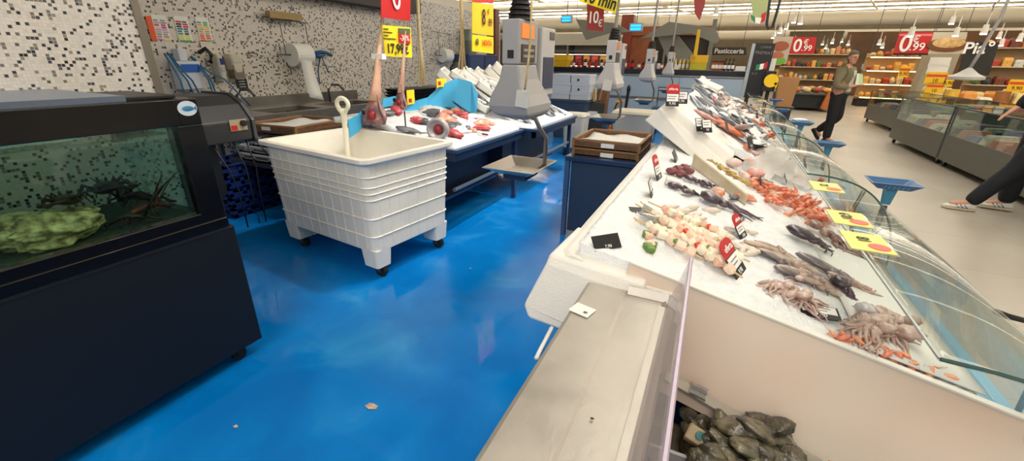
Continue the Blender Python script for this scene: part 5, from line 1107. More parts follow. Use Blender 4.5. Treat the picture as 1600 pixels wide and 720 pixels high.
def prawns(n,pos,L,lab,grp,seed=1,seq=None):
    random.seed(seed); pr=[shrimp(L,m).build('prawn',m,label=lab,cat='prawn',group=grp,smooth=True,origin=(0,0,0)) for m in prm]
    for k in range(n):
        p=pos(k); o=pr[k%2] if k<2 else pr[k%2].copy()
        if k>=2: COL.objects.link(o)
        o.location=p; o.rotation_euler=(random.uniform(-.7,.7),random.uniform(-.7,.9),random.uniform(0,6.28)); s=random.uniform(.75,1.15); o.scale=(s,s,s)
prawns(2,lambda k:onz((1214,1285)[k],(712,722)[k],.60),.07,'orange prawn tucked among the oysters','prawns among the oysters',2)
# near big pile of orange prawns (1180-1300, 290-350)
def pile(k,cen=((1188,300),(1215,318),(1245,330),(1275,342),(1295,345),(1230,308),(1262,322)),sp=12,h=.035):
    c=cen[k%len(cen)]; return on(c[0]+random.uniform(-sp,sp),c[1]+random.uniform(-sp*.7,sp*.7),random.uniform(0,h))
prawns(110,pile,.095,'orange prawn in the large pile on the ice beside the yellow glass tags','large prawn pile on the ice',5)
prawns(44,lambda k:on(1300+k*3.9+random.uniform(-5,5)-0*1,533+k*1.75+random.uniform(-4,3),random.uniform(-.005,.008)),.055,'orange prawn in the row along the divider board','prawns along the divider board',6)
t=MB().ell(on(1488,603,.01),(.02,.012,.006),(0,.2,.4),nz=.2); t.build('prawn_tail',prm[0],label='single pink-orange prawn piece lying alone on white foam by the divider board',cat='prawn',smooth=True)
# far piles of orange prawns on steep bank
cs=[(1222,205),(1232,213),(1218,214),(1238,236),(1225,232),(1210,228),(1195,222),(1182,196),(1165,186),(1150,180),(1135,172),(1120,165),(1110,158),(1200,192)]
prawns(110,lambda k:on2(cs[k%14][0]+random.uniform(-9,9)*1.0,cs[k%14][1]+random.uniform(-3,3),.02+random.uniform(0,.03)),.13,'orange prawn or langoustine in the heaps on the far, steep half of the counter','prawns on the far half of the counter',8)
# salmon-coloured fillets bands
salm=mat('salmon',(228,124,84),.35,rgb2=(240,166,130),vscale=18); pinkf=mat('pink_fillet',(214,140,130),.35,rgb2=(232,186,176),vscale=14)
random.seed(12)
fil=[(1095,178,pinkf),(1105,184,pinkf),(1112,190,pinkf),(1100,190,pinkf),(1150,214,salm),(1165,216,salm),(1178,220,salm),(1190,214,salm),(1205,222,salm),(1132,204,salm),(1140,212,salm),(1135,160,salm),(1147,166,salm),(1120,152,salm),(1128,156,salm),(1158,170,salm),(1205,232,pinkf)]
def patch(name,c,lx,ly,th,yaw,m,label,cat,group=None,slope=.52,nz=.18):
    q=MB().ell((0,0,th*.6),(lx,ly,th),u=14,v=8,nz=nz)
    M=Matrix.Translation(V(c))@Euler((0,math.atan(slope),yaw)).to_matrix().to_4x4()
    for v in q.bm.verts: v.co=M@v.co
    return q.build(name,m,label=label,cat=cat,group=group,smooth=True)
for i,(px,py,m_) in enumerate(fil):
    patch('fish_fillet',on2(px,py,.03),.10,.07,.018,.4+.2*random.random(),m_,'salmon-coloured fillet lying on the far half of the counter' if m_ is salm else 'pale pink fillet lying on the far half of the counter','fillet','salmon fillets on the far half' if m_ is salm else 'pink fillets on the far half')
# white papers / price strips & silver fish over far bank
for i in range(75):
    px=1100+random.random()*110; lo=126+(px-1100)*.60; py=lo+random.random()*62
    c=on2(px,py,.04+.03*random.random())
    if c.y<3.5 or c.x>.5: continue
    q=MB(); R_=Euler((random.uniform(-.4,.4),SL2+random.uniform(-.5,.2),random.uniform(-.5,.5))).to_matrix()
    rows=[[c+R_@V((.16*(a/4-.5),.12*(b_/4-.5),.015*math.sin(a*1.7+b_*1.3+i))) for a in range(5)] for b_ in range(5)]
    q.sheet(rows,.002).build('wrapping_sheet',mat('sheet_white',(230,230,226),.45),label='crumpled white paper sheet between the fish on the far half of the counter',cat='paper sheet',group='crumpled sheets on the far half',smooth=True)
sf=[fishproto(.34,silver,.26,'silver whole fish laid on the far half of the counter','silver fish on the far half'),fishproto(.32,darkfish,.24,'dark-backed whole fish laid on the far half of the counter','dark fish on the far half')]
us=[False,False]
for k in range(80):
    px=1095+random.random()*125; py=126+(px-1095)*.60+random.random()*55; i=k%2; c=on2(px,py,.06)
    if c.y<3.5 or c.x>.5: continue
    place(sf[i],us[i],on2(px,py,.05),(random.uniform(-.2,.2),SL2+random.uniform(-.2,.2),random.uniform(-.5,.9)),random.uniform(.7,1.15)); us[i]=True
o=fishproto(.62,mat('big_dark_fish',(44,54,56),.25,.2,rgb2=(90,98,96),vscale=5),.26,'long dark fish lying across the far half of the counter, largest there',None); o.location=on2(1190,188,.06); o.rotation_euler=(0,SL2,-.15)
# middle zone : large fish, plastic bags, big pale slab
slab=mat('beige_slab',(196,180,148),.5,rgb2=(214,202,176),vscale=6,bump=.3,bscale=30)
a=on(1077,250); b_=on(1172,292); 
q=MB(); c0=on(1080,262,.0); c1=on(1165,322,.0); 
q.loft([[c0+V((0,0,0)),c1,c1+V((.0,.04,0)),c0+V((0,.05,0))],[c0+V((0,.02,.08)),c1+V((.0,.015,.05)),c1+V((.0,.05,.05)),c0+V((0,.06,.08))]]); q.build('swordfish_slab',slab,label='long beige fish skin slab standing as a divider in the ice',cat='fish slab',bevel=.006)
for k in range(30):
    c=c0.lerp(c1,.25+.75*random.random())+V((random.uniform(-.0,.03),.07+random.random()*.04,.065+random.uniform(0,.02))); d=V((random.uniform(.012,.028),random.uniform(-.01,.02),random.uniform(-.02,.0)))
    MB().tube([c-d,c,c+d],[.005,.007,.004],6).build('razor_clam',mat('razor_tan',(206,180,120),.4),label='tan razor clam in the bundle behind the beige slab',cat='razor clam',group='razor clams behind the beige slab',smooth=True)
bag=glass('plastic_bag',(236,234,232),milky=.45,milk=(224,214,208),rough=.2)
def bagsheet(pts,lab):
    ps=[on(a,b_,z) for a,b_,z in pts]; n=10
    rows=[]
    for j in range(n+1):
        v=j/n; A=ps[0].lerp(ps[3],v); B=ps[1].lerp(ps[2],v); rows.append([A.lerp(B,i/n)+V((0,0,.03*math.sin(PI*i/n)*math.sin(PI*v)+.014*noise.noise(V((i*.8,j*.8,pts[0][0]))))) for i in range(n+1)])
    MB().sheet(rows,.0).build('plastic_bag',bag,label=lab,cat='plastic bag',smooth=True)
bagsheet([(1155,262,.03),(1200,232,.10),(1240,250,.10),(1200,290,.03)],'crumpled translucent bag in the middle of the counter, left of the two')
bagsheet([(1205,280,.04),(1240,246,.09),(1285,282,.05),(1262,302,.02)],'crumpled translucent bag with a blue corner, right of the two')
patch('fish_portion',on(1178,278,.02),.05,.06,.03,.3,pinkf,'pink-brown fish cut under the left translucent bag','fish cut',slope=.2); patch('fish_portion',on(1145,262,.02),.05,.05,.03,.6,mat('pink_white',(224,190,178),.35,rgb2=(232,214,204),vscale=9),'pale pink fish cut left of the translucent bags','fish cut',slope=.2)
patch('fish_cut',on(1163,250,.03),.03,.035,.03,.3,salm,'small orange fish piece between slab and bags','fish cut',slope=.2)
patch('fish_cut',on(1222,262,.02),.05,.03,.02,.3,mat('brown_skin',(150,112,96),.35),'brown fish cut between the two translucent bags','fish cut',slope=.2)
# long grey fish at (1135-1165,215-270)
o=fishproto(.45,mat('pale_fish',(200,196,190),.3,.15,rgb2=(150,146,146),vscale=6),.2,'long pale fish standing behind the beige slab near the tilted foam boxes',None); o.location=on(1143,232,.07); o.rotation_euler=(0,.25,1.9)
patch('blue_label',on(1272,296,.02),.03,.02,.004,0,bluep,'blue printed corner label at the edge of the right translucent bag','label',slope=.2,nz=0)
# big tilted foam boxes
t=T('foam_box','large white polystyrene box tilted steeply on the counter between its near and far halves','box',(-.2,3.2,1.0))
A=V((-.455,3.14,1.10)); Bq=V((-.10,3.05,.86)) ; 
def P3(px,py,y): return ony(px,py,y)
f0=[P3(1007,188,3.15),P3(1031,169,3.15),P3(1140,262,3.05),P3(1108,268,3.0)]
q=MB(); q.loft([f0,[p+V((.02,.34,.03)) for p in f0]]); q.build('box_body',foam,t,bevel=.008)
g0=[P3(1031,169,3.17),P3(1044,158,3.2),P3(1146,246,3.12),P3(1140,262,3.07)]
q=MB(); q.loft([g0,[p+V((.02,.32,.02)) for p in g0]]); q.build('raised_rim',white,t,bevel=.006)
t=T('foam_box','second white polystyrene box leaning behind the large tilted one, price cards on top','box',(-.1,3.6,1.1))
g0=[P3(1047,152,3.55),P3(1060,150,3.6),P3(1140,228,3.5),P3(1128,236,3.45)]
q=MB(); q.loft([g0,[p+V((.02,.3,.0)) for p in g0]]); q.build('box_body',foam,t,bevel=.008)
t=T('foam_box','small white polystyrene box at the top of the far end of the counter','box',P3(1095,135,6.6))
g0=[P3(1079,138,6.5),P3(1087,124,6.5),P3(1124,140,6.4),P3(1112,153,6.4)]
q=MB(); q.loft([g0,[p+V((.05,.4,.02)) for p in g0]]); q.build('box_body',foam,t,bevel=.01)
# ---- price tags
def tag(c,yaw=0,tilt=.9,w_=.11,h=.085,offer=False,label='',slate=False,digits='9,90',grp=None):
    c=V(c); R_=Euler((0,0,yaw)).to_matrix(); right=R_@V((0,1,0)); up=R_@V((-math.cos(tilt),0,math.sin(tilt))); nrm=right.cross(up)
    t=T('price_tag',label,'price tag',c,grp); H_=h
    def rect(u0,u1,v0,v1,d0,d1): 
        ps=[c+right*(u*w_)+up*(v*H_)+nrm*d0 for u,v in ((u0,v0),(u1,v0),(u1,v1),(u0,v1))]; return [ps,[p+nrm*(d1-d0) for p in ps]]
    MB().loft(rect(-.5,.5,0,1,-.003,0)).build('holder',blackp,t)
    if not slate: MB().loft(rect(-.44,.44,.38,.95,0,.0008)).build('white_card',wht,t)
    text(digits,wht if True else blk,t,c+up*H_*.2+nrm*.001,right,up,H_*.30,th=.0004)
    if not slate:
        for k in range(2): MB().loft(rect(-.38,.2+.1*k,.55+.18*k,.62+.18*k,.0008,.0012)).build('text_line',mat('label_grey',(150,146,140),.5),t)
    if offer:
        ps=[]; 
        pts=[(-.5,1),(.5,1),(.5,1.45),(.42,1.62),(.2,1.72),(-.2,1.72),(-.42,1.62),(-.5,1.45)]
        a_=[c+right*(u*w_)+up*(v*H_)-nrm*.002 for u,v in pts]; MB().loft([a_,[p+nrm*.003 for p in a_]]).build('offer_header',red,t)
        text('offerta',wht,t,c+up*H_*1.32+nrm*.002,right,up,w_*.26,th=.0004,bold=.0004)
    return t
tag(on(1160,428,.0),-.25,.9,.115,.075,True,'large price tag with red offerta header, standing by the skewers')
tag(on(1163,372,.0),-.3,1.0,.08,.06,True,'smaller red-topped offerta tag behind the large one')
tag(on(945,398,.0),-.75,.9,.10,.05,False,'tilted black slate tag with chalk digits, nearest the foam rim',True,'7,90')
tag(on(1000,336,.0)+V((0,0,0)),-1.25,.35,.08,.05,False,'flat black tag lying beside the skewers, seen nearly edge-on',True,'8,90')
tag(on(1020,306,.0),.05,1.25,.09,.075,False,'upright tag with white card in a black frame beside the red-topped one')
tag(on(1031,280,.0),-.1,1.2,.10,.075,True,'red-topped tag at the rear left, next to the net of shellfish')
tag(on(1058,252,.0),0,1.1,.13,.07,False,'thin black tag leaning before the large tilted foam box',True,'6,50')
tag(on(1190,296,.02),-.1,1.2,.08,.06,False,'tag in front of the left translucent bag',True,'5,90')
tag(on(1228,288,.02),-.1,1.2,.07,.06,False,'small dark tag between the translucent bags',False,'4,90')
tag(on(1283,500,.01),-1.5,.15,.10,.06,False,'white card in a black holder lying near the octopus by the divider board')
tg_=[((1050,166),3.1,True,'red-topped tag standing on top of the large foam box'),((1064,162),3.25,False,'white-carded tag standing beside the red-topped one on the foam box'),((1074,170),3.9,False,'thin tag behind the large foam boxes')]
for (px,py),y,of,lab_ in tg_: tag(ony(px,py,y),-1.25,1.25,.085,.085,of,lab_)
for i,(px,py,dg_) in enumerate(((1096,205,'4'),(1106,207,'H'))):
    p=ony(px,py,3.1); tag(p,-.9,1.1,.07,.09,False,['left of two black-and-white tags stuck on the foam box rim','right of two black-and-white tags stuck on the foam box rim'][i],False,dg_)
for i,(px,py) in enumerate(((1136,215),(1161,205),(1176,216),(1148,188),(1160,176),(1119,180),(1205,205),(1213,212),(1127,160),(1146,165),(1190,226),(1172,240),(1112,196),(1180,172))):
    tag(on2(px,py,.04),random.uniform(-.4,.3),1.2,.09,.08,i in(5,),'red-topped tag among the fish on the far half' if i==5 else 'small black tag stuck among the fish on the far half of the counter',i%3!=0,random.choice(['9,90','12,5','7,90']),None if i==5 else 'small tags on the far half')
# yellow tags on glass
def gtag(px,py,y_,yaw,lab_,w_=.11,txt='19,9'):
    p=onz(px,py,1.064); t=T('yellow_glass_tag',lab_,'price tag',p); tl=.0
    def R4(u0,u1,v0,v1,z0,z1): return [[V((p.x+u,p.y+v,z0)) for u,v in ((u0,v0),(u1,v0),(u1,v1),(u0,v1))],[V((p.x+u,p.y+v,z1)) for u,v in ((u0,v0),(u1,v0),(u1,v1),(u0,v1))]]
    MB().loft(R4(-.045,.05,-.07,.07,1.062,1.064)).build('card',mat('tag_yellow',(238,226,112),.5),t); MB().loft(R4(-.05,.056,-.076,.076,1.0605,1.062)).build('clear_sleeve',glass('sleeve',(225,230,225),milky=.2),t)
    text(txt,blk,t,(p.x+.0,p.y+.01,1.064),(0,1,0),(-1,0,0),.04,th=.0004,bold=.0005); q=MB().cyl((p.x+.022,p.y-.035,1.064),(p.x+.022,p.y-.035,1.0655),.024,n=20); q.build('red_seal',mat('seal_red',(226,90,80),.5),t)
gtag(1324,340,0,0,'yellow price tag with red seal on the glass edge, farther of the two adjoining ones',txt='10,9'); gtag(1352,377,0,0,'yellow price tag with red seal on the glass edge, nearest the camera',txt='18'); gtag(1289,291,0,0,'pale yellow price tag on the glass above the translucent bags',txt='12'); gtag(1190,157,0,0,'small yellow price tag on the far end of the glass',txt='9')
# ---- skewers + squid
chunkm=[mat('chunk_white',(244,236,212),.45,sss=.1),mat('chunk_pink',(240,212,190),.45),mat('chunk_salmon',(236,190,164),.45),mat('chunk_cream',(240,230,206),.45)]
pep=[mat('pepper_green',(90,130,40),.4),mat('pepper_red',(210,70,40),.4)]
random.seed(31)
stick=mat('skewer_stick',(206,178,120),.6)
spots=[(1030,350),(1045,362),(1060,352),(1075,365),(1090,375),(1062,376),(1048,384),(1080,392),(1098,398),(1112,388),(1108,408),(1120,400),(1035,372),(1100,362)]
for i,(px,py) in enumerate(spots):
    c=on(px,py,.02+.008*(i%3)); d=V((random.uniform(.05,.08),random.uniform(-.07,.02),-.0)); d.z=-.2*d.x; t=T('fish_skewer','raw fish skewer with pale cubes on a wooden stick, lying among others on the ice','skewer',c,'fish skewers on the ice')
    MB().cyl(c-d*1.9,c+d*1.35,.003,n=5).build('stick',stick,t)
    for k in range(5):
        p=c+d*(-.85+k*.42); m_=random.choice(chunkm); MB().box(p,(.030+.006*random.random(),.028,.026),(random.random(),random.random(),random.random())).build('fish_cube',m_,t,bevel=.006)
    MB().box(c+d*.2+V((0,0,.006)),(.02,.018,.008),(random.random(),0,1)).build('pepper_piece',pep[i%2],t)
crm=mat('squid_white',(232,226,212),.35,sss=.1,rgb2=(214,196,180),vscale=20)
random.seed(33)
for i in range(34):
    px=1045+random.random()*75; py=325+random.random()*55-(0)+ (px-1045)*.1; c=on(px,py,.012)
    L=random.uniform(.03,.05); a=random.uniform(-.4,1.2); d=V((math.cos(a)*L,math.sin(a)*L,0))
    MB().tube([c-d,c-d*.3,c+d*.5,c+d],[.005,.014,.012,.004],7).build('baby_squid',crm,label='small white squid lying on ice behind the skewers',cat='squid',group='small white squid behind the skewers',smooth=True)
for i in range(9):
    px=1010+random.random()*24; py=392-random.random()*26; c=on(px,py,.01); MB().box(c,(.03,.028,.018),(random.random()*.4,random.random()*.4,random.random())).build('fish_cube',chunkm[2] if i%2 else pep[i%2],label='loose fish cube near the black slate tag',cat='fish cube',group='loose cubes near the slate tag',bevel=.005)
MB().sheet([[on(998,345,.03),on(1020,362,.03)],[on(1004,335,.045),on(1030,352,.04)]],.002).build('clear_sleeve',glass('clear_lid',(220,222,220),milky=.35,milk=(190,192,190)),label='small clear plastic label sleeve beside the flat black tag',cat='sleeve')
# ---- octopus / squid on ice
def octopus(c,L,yaw,m,lab_,n=8,head=(1,.6,.45),spread=.9,lg=1.0):
    c=V(c); t=T('octopus' if n>6 else 'cuttlefish',lab_,'octopus' if n>6 else 'cuttlefish',c); R_=Euler((0,SL,yaw)).to_matrix(); X=lambda a,b,z:c+R_@V((a,b,0))+V((0,0,z))
    hs=.66 if m is octs else 1
    q=MB().ell(X(-.35*L*hs,0,.02),(L*.33*head[0]*hs,L*.33*head[1]*hs,L*.33*head[2]*.8*hs),(0,SL,yaw),nz=.35 if m is octs else .15); q.ell(X(0,0,.015),(L*.16,L*.15,L*.1),(0,SL,yaw)); q.build('body',m,t,smooth=True)
    if m is octs: lg*=1.25
    for k in range(n):
        a=(k-(n-1)/2)/(n-1)*2*spread; pts=[]; l=L*lg*random.uniform(.8,1.15); cv=random.uniform(-.9,.9)
        for j in range(7):
            u=j/6; ang=a+cv*u*u; pts.append(X(.08*L+l*u*math.cos(ang)*.9,l*u*math.sin(ang)*.6+.03*L*math.sin(u*8+k),.016*(1-u)+.004+.01*math.sin(u*9+k*2)*(1-u)))
        MB().tube(pts,[L*(.062 if m is octs else .05)*(1-u_*.8) for u_ in [j/6 for j in range(7)]],6).build('tentacle',m,t,smooth=True)
    return t
octm=mat('octopus_purple',(96,76,84),.3,rgb2=(58,46,56),vscale=14,bump=.3,coat=.4); octs=mat('octopus_pink',(176,140,128),.35,rgb2=(206,184,170),vscale=40,bump=.6,bscale=60,coat=.3); octb=mat('octopus_brown',(110,74,66),.35,rgb2=(170,140,128),vscale=40,bump=.4,coat=.3)
cut=mat('cuttle_grey',(150,138,132),.3,rgb2=(96,86,88),vscale=16,coat=.4); sqd=mat('squid_beige',(198,180,160),.35,rgb2=(150,122,110),vscale=26,coat=.3)
random.seed(44)
octopus(on(1130,325,.01),.17,-.35,octm,'dark purple octopus on the ice behind the skewers, arms trailing right',8,(1,.8,.5),.5)
octopus(on(1268,385,.01),.15,-.5,octm,'dark smooth cuttlefish in the lower right heap, left of the brown tentacles',6,(1.2,.7,.5),.4,.6)
octopus(on(1288,372,.01),.17,-.9,octb,'brown octopus with pale suckers beside the yellow glass tags',8,(.6,.5,.4),.6,1.1)
octopus(on(1245,420,.0),.17,-.1,sqd,'pale brown squid lying in the middle of the near ice',7,(1.5,.35,.3),.35,.7)
octopus(on(1210,400,.0),.14,.1,sqd,'slender pale squid left of the middle squid',6,(1.5,.35,.3),.35,.7)
octopus(on(1300,430,.0),.16,-.4,cut,'grey squid with dark back near the glass edge',7,(1.4,.45,.35),.4,.7)
octopus(on(1320,462,.01),.10,-1.2,octm,'small dark grey cuttlefish curled near the white tag holder',7,(1,.9,.7),.9,.5)
octopus(on(1232,468,.0),.15,2.6,octs,'pink curly octopus heap near the divider board, left one',8,(.7,.6,.4),1.6,.6)
octopus(on(1250,440,.0),.11,1.2,octs,'small pink octopus between the squid and the left octopus heap',8,(.7,.6,.4),1.6,.6)
octopus(on(1365,500,.01),.17,.6,octs,'pink octopus in the right heap beside the glass, upper one',8,(.8,.7,.6),1.6,.6)
octopus(on(1385,525,.015),.18,2.4,octs,'pink octopus in the right heap beside the glass, lower one',8,(.9,.8,.6),1.8,.6)
octopus(on(1350,520,.01),.14,-2.4,octs,'pink octopus left in the right heap by the prawn row',8,(.9,.8,.6),1.8,.6)
octopus(on(1345,492,.01),.09,1.4,mat('octopus_white',(206,206,204),.3,rgb2=(176,170,172),vscale=12,coat=.4),'pale grey octopus head at the top of the right heap',7,(1,.9,.7),1.2,.5)
octopus(on(1065,298,.0),.10,.4,octm,'small dark cuttlefish on the ice, left of the dark row',6,(1.2,.7,.5),.5,.7)
octopus(on(1088,288,.0),.10,-.2,octm,'small dark cuttlefish in the centre of the dark row',6,(1.2,.7,.5),.5,.7)
octopus(on(1112,296,.0),.09,-.4,octm,'small dark cuttlefish right of the dark row, by the beige slab',6,(1.2,.7,.5),.5,.7)
octopus(on(1080,305,.0),.09,.9,octm,'small dark cuttlefish lowest in the dark row',6,(1.2,.7,.5),.5,.7)
for i,(px,py) in enumerate(((1048,272),(1058,270),(1068,268),(1062,277),(1075,274))): patch('netted_shellfish',on(px,py,.01),.028,.03,.02,random.random(),mat('net_red',(150,60,64),.5,rgb2=(120,100,104),vscale=60,bump=.8,bscale=90),'clump of shellfish in a red net beside the red-topped tag','net of shellfish','red nets of shellfish',slope=.2,nz=.3)
q=MB().box(on(1050,290,.02),(.07,.06,.03),(0,SL,.1)); q.build('white_tub',white,label='small white plastic block on the ice beside the upright tag',cat='block',bevel=.006)
random.seed(77)
for i in range(9):
    px=1205+i*14+random.uniform(-8,8); py=398+i*7+random.uniform(-14,14)
    octopus(on(px,py,.0),random.uniform(.09,.13),random.uniform(-.6,.3),[sqd,cut,octs][i%3],['beige','grey','pinkish'][i%3]+' small squid, one of several between the middle squid and the glass',6,(1.3,.4,.32),.4,.8)['group']=['beige','grey','pinkish'][i%3]+' small squid'
for i in range(5):
    octopus(on(1345+i*13,528-i*3+(i%2)*10,.02),.12,random.uniform(0,6),octs,'pink curly octopus filling the right heap beside the glass',8,(.8,.7,.6),1.8,.7)['group']='pink octopuses of the right heap'
for i in range(3):
    octopus(on(1212+i*22,458+i*9,.005),.11,random.uniform(0,6),octs,'pink curly octopus filling the left heap near the divider board',8,(.7,.6,.4),1.8,.8)['group']='pink octopuses of the left heap'
random.seed(91)
whm=mat('fish_white_slice',(232,220,210),.35,rgb2=(214,170,158),vscale=18); gry=mat('fish_grey_skin',(150,146,148),.25,.15,rgb2=(92,88,96),vscale=12)
zones=[(1160,248,1215,268,10),(1205,262,1285,286,12),(1100,300,1180,318,6),(1150,270,1200,296,5)]
nm_=['white and pink','grey-skinned','pale pink','pale orange']; mm_=[whm,gry,pinkf,salm]
for zi,(xa_,ya_,xb_,yb_,n_) in enumerate(zones):
    for i in range(n_):
        u_=random.random(); px=xa_+(xb_-xa_)*u_; py=ya_+(yb_-ya_)*(.5*u_+.5*random.random()); k=(i+zi)%4
        patch('fish_cut',on(px,py,.012),random.uniform(.03,.055),random.uniform(.018,.03),random.uniform(.010,.02),random.uniform(-1,1.5),mm_[k],nm_[k]+' fish cut lying around the translucent bags in the middle of the counter','fish cut',nm_[k]+' cuts around the bags',slope=.2,nz=.3)
for i in range(46):
    px=1110+random.random()*70; py=345+random.random()*45+(px-1110)*.25; c=on(px,py,.008)
    if i%2: continue
    L=random.uniform(.02,.035); a=random.uniform(-.6,1.4); d=V((math.cos(a)*L,math.sin(a)*L,0))
    MB().tube([c-d,c-d*.3,c+d*.5,c+d],[.004,.011,.010,.003],7).build('baby_squid',crm,label='small white squid scattered on ice right of the skewers',cat='squid',group='small white squid right of the skewers',smooth=True)
# brown loose tentacle bits
octopus(on(1345,398,.0),.09,-.3,octm,'small dark tentacle tangle right of the brown octopus',6,(.3,.3,.2),.9,1.0)
octopus(on(1228,262,.04),.12,.5,mat('octopus_rose',(176,120,120),.35,rgb2=(206,170,160),vscale=30),'rose octopus lying in front of the second glass panel',8,(.7,.6,.4),1.5,.6)
octopus(on(1240,262,.03),.1,2.0,sqd,'pale squid tangle beside the rose octopus',8,(.7,.6,.4),1.5,.6)
# ================================================================ box table in aisle
t=T('work_table','dark blue steel work table in the aisle carrying a wicker tray','table',(-.8,4.0,0))
x0,x1,y0,y1=-1.12,-.5,3.45,4.5; z=.74
MB().bb((x0,y0,z-.04),(x1,y1,z)).build('top',navy,t,bevel=.004)
for x in (x0+.02,x1-.02):
    for y in (y0+.02,y1-.02): MB().bb((x-.02,y-.02,0),(x+.02,y+.02,z-.04)).build('leg',mat('leg_blue',(70,96,132),.4,.2),t)
MB().bb((x0+.05,y0+.03,.05),(x1-.02,y1-.05,z-.05)).build('side_panel',mat('panel_navy',(44,62,88),.45),t)
wicker((-.80,3.85,.741),.55,.62,.06,'brown wicker tray with white paper on the blue table in the aisle',.75,(-.78,3.53,.765))
wicker((-.80,3.85,.808),.56,.63,.07,'upper brown wicker tray stacked on the first, name card on its front',.6,(-.78,3.525,.845))
# ================================================================ bins in aisle
for (x,y,lab_,ww,hh) in ((-2.12,7.0,'white lidded wheeled bin behind the far ice table',.38,.52),(-1.35,8.2,'white wheeled bin with blue base in front of the back counter',.75,.5)):
    t=T('ingredient_bin',lab_,'bin',(x,y,0)); MB().loft([rrect(x,y,ww*.86,ww*.8,.04,.14),rrect(x,y,ww,ww*.9,.05,.14+hh)]).build('body',mat('bin_cream',(204,198,184),.5),t); MB().loft([rrect(x,y,ww*1.05,ww*.95,.05,.14+hh),rrect(x,y,ww*.98,ww*.88,.05,.14+hh+.04)]).build('lid',mat('lid_cream',(226,220,196),.5),t); MB().bb((x-ww*.42,y-ww*.4,.10),(x+ww*.42,y+ww*.4,.14)).build('chassis',bluep if ww>.5 else dsteel,t)
    for a in (-1,1):
        for b_ in (-1,1): MB().cyl((x+a*ww*.35-.015,y+b_*ww*.32,.045),(x+a*ww*.35+.015,y+b_*ww*.32,.045),.045,n=14).build('castor',rubber if ww<.5 else bluep,t)
# white carton stack on dark container
t=T('plastic_container','dark blue-grey plastic container carrying stacked white boxes by the back counter','container',(-2.75,8.8,0)); MB().loft([rrect(-2.75,8.8,.62,.6,.04,.0),rrect(-2.75,8.8,.78,.7,.04,.76)]).build('body',mat('container_bluegrey',(62,78,98),.5),t); MB().loft([rrect(-2.75,8.8,.82,.74,.04,.74),rrect(-2.75,8.8,.82,.74,.04,.775)]).build('rim',mat('container_bluegrey',(62,78,98),.5),t)
cart=mat('carton_white',(206,212,220),.6)
k=0
for lev,zz,hh in ((0,.78,.14),(1,.92,.18),(2,1.10,.16)):
    for s in (0,1):
        x=-2.95+.4*s+(.02 if lev==1 else 0); nm=['bottom','middle','top'][lev]+(' left' if s==0 else ' right')
        t=T('fish_carton','white fish carton, %s one of the stack by the back counter'%nm,'carton',(x,8.75,zz),'white cartons on the dark container'); MB().bb((x-.19,8.5,zz),(x+.19,9.0,zz+hh-.01)).build('carton_body',cart,t,bevel=.006); MB().bb((x-.195,8.495,zz+hh-.05),(x+.195,9.005,zz+hh)).build('lid',cart,t,bevel=.004)
        if s==1 and lev in (1,2): MB().bb((x-.06,8.49,zz+.04),(x-.02,8.495,zz+.08)).build('hand_hole',blk,t)
t=T('pallet_truck','yellow-orange hand truck with black handle beside the far bins','hand truck',(-1.9,9.2,0)); oy=mat('truck_orange',(240,160,20),.4)
MB().tube([(-2.05,9.2,.1),(-2.0,9.2,.4),(-1.93,9.2,.72),(-1.80,9.2,.74)],.035,6).build('frame_tube',oy,t,smooth=True); MB().bb((-2.1,9.0,.05),(-1.7,9.6,.1)).build('fork',oy,t); MB().tube([(-1.8,9.22,.3),(-1.74,9.2,.6),(-1.72,9.2,.95)],.03,8).build('tiller',blackp,t); MB().ell((-1.72,9.2,.99),(.04,.03,.08)).build('grip',blackp,t,smooth=True); MB().bb((-1.88,9.1,.3),(-1.68,9.3,.55)).build('pump_housing',blackp,t,bevel=.02)
for dx in (-.12,.12): MB().cyl((-1.9+dx-.02,9.25,.05),(-1.9+dx+.02,9.25,.05),.05,n=12).build('wheel',rubber,t)
t=T('wire_basket_stand','tall brown wicker stand holding packets between the cartons and the hand truck','stand',(-2.22,8.9,0)); MB().bb((-2.4,8.7,0),(-2.08,9.05,.72)).build('base_box',mat('stand_dark',(60,60,58),.6),t); MB().loft([rrect(-2.16,8.9,.16,.2,.02,.3),rrect(-2.14,8.9,.2,.26,.02,1.12)]).build('wicker_panel',wood,t); MB().bb((-2.42,8.66,.42),(-2.2,8.7,.56)).build('white_label',wht,t)
for i in range(4): MB().box((-2.33+.05*i,8.8,.86+.03*(i%2)),(.04,.1,.24),(0,.15*(i-1.5),0)).build('bag_pack',mat('pack_%d'%i,[(190,150,90),(210,200,170),(90,80,60),(180,120,80)][i],.5),label='small packet standing in the dark stand by the cartons, '+['leftmost','second','third','rightmost'][i],cat='packet')
t=T('wheeled_trolley','low blue trolley frame with push rail before the back counter','trolley',(-.95,10.2,0)); MB().tube([(-1.25,10.2,.1),(-1.25,10.2,1.0),(-.55,10.2,1.0),(-.55,10.2,.1)],.016,6).build('push_rail',dsteel,t); MB().tube([(-1.0,10.2,.6),(-1.0,10.2,1.0)],.014,6).build('upright',dsteel,t); MB().bb((-1.3,9.8,.55),(-.5,10.2,.6)).build('platform',bluep,t)
for x in (-1.2,-.6):
    for y in (9.85,10.15): MB().bb((x-.02,y-.02,.08),(x+.02,y+.02,.55)).build('leg',dsteel,t); MB().cyl((x-.015,y,.045),(x+.015,y,.045),.045,n=10).build('wheel',rubber,t)
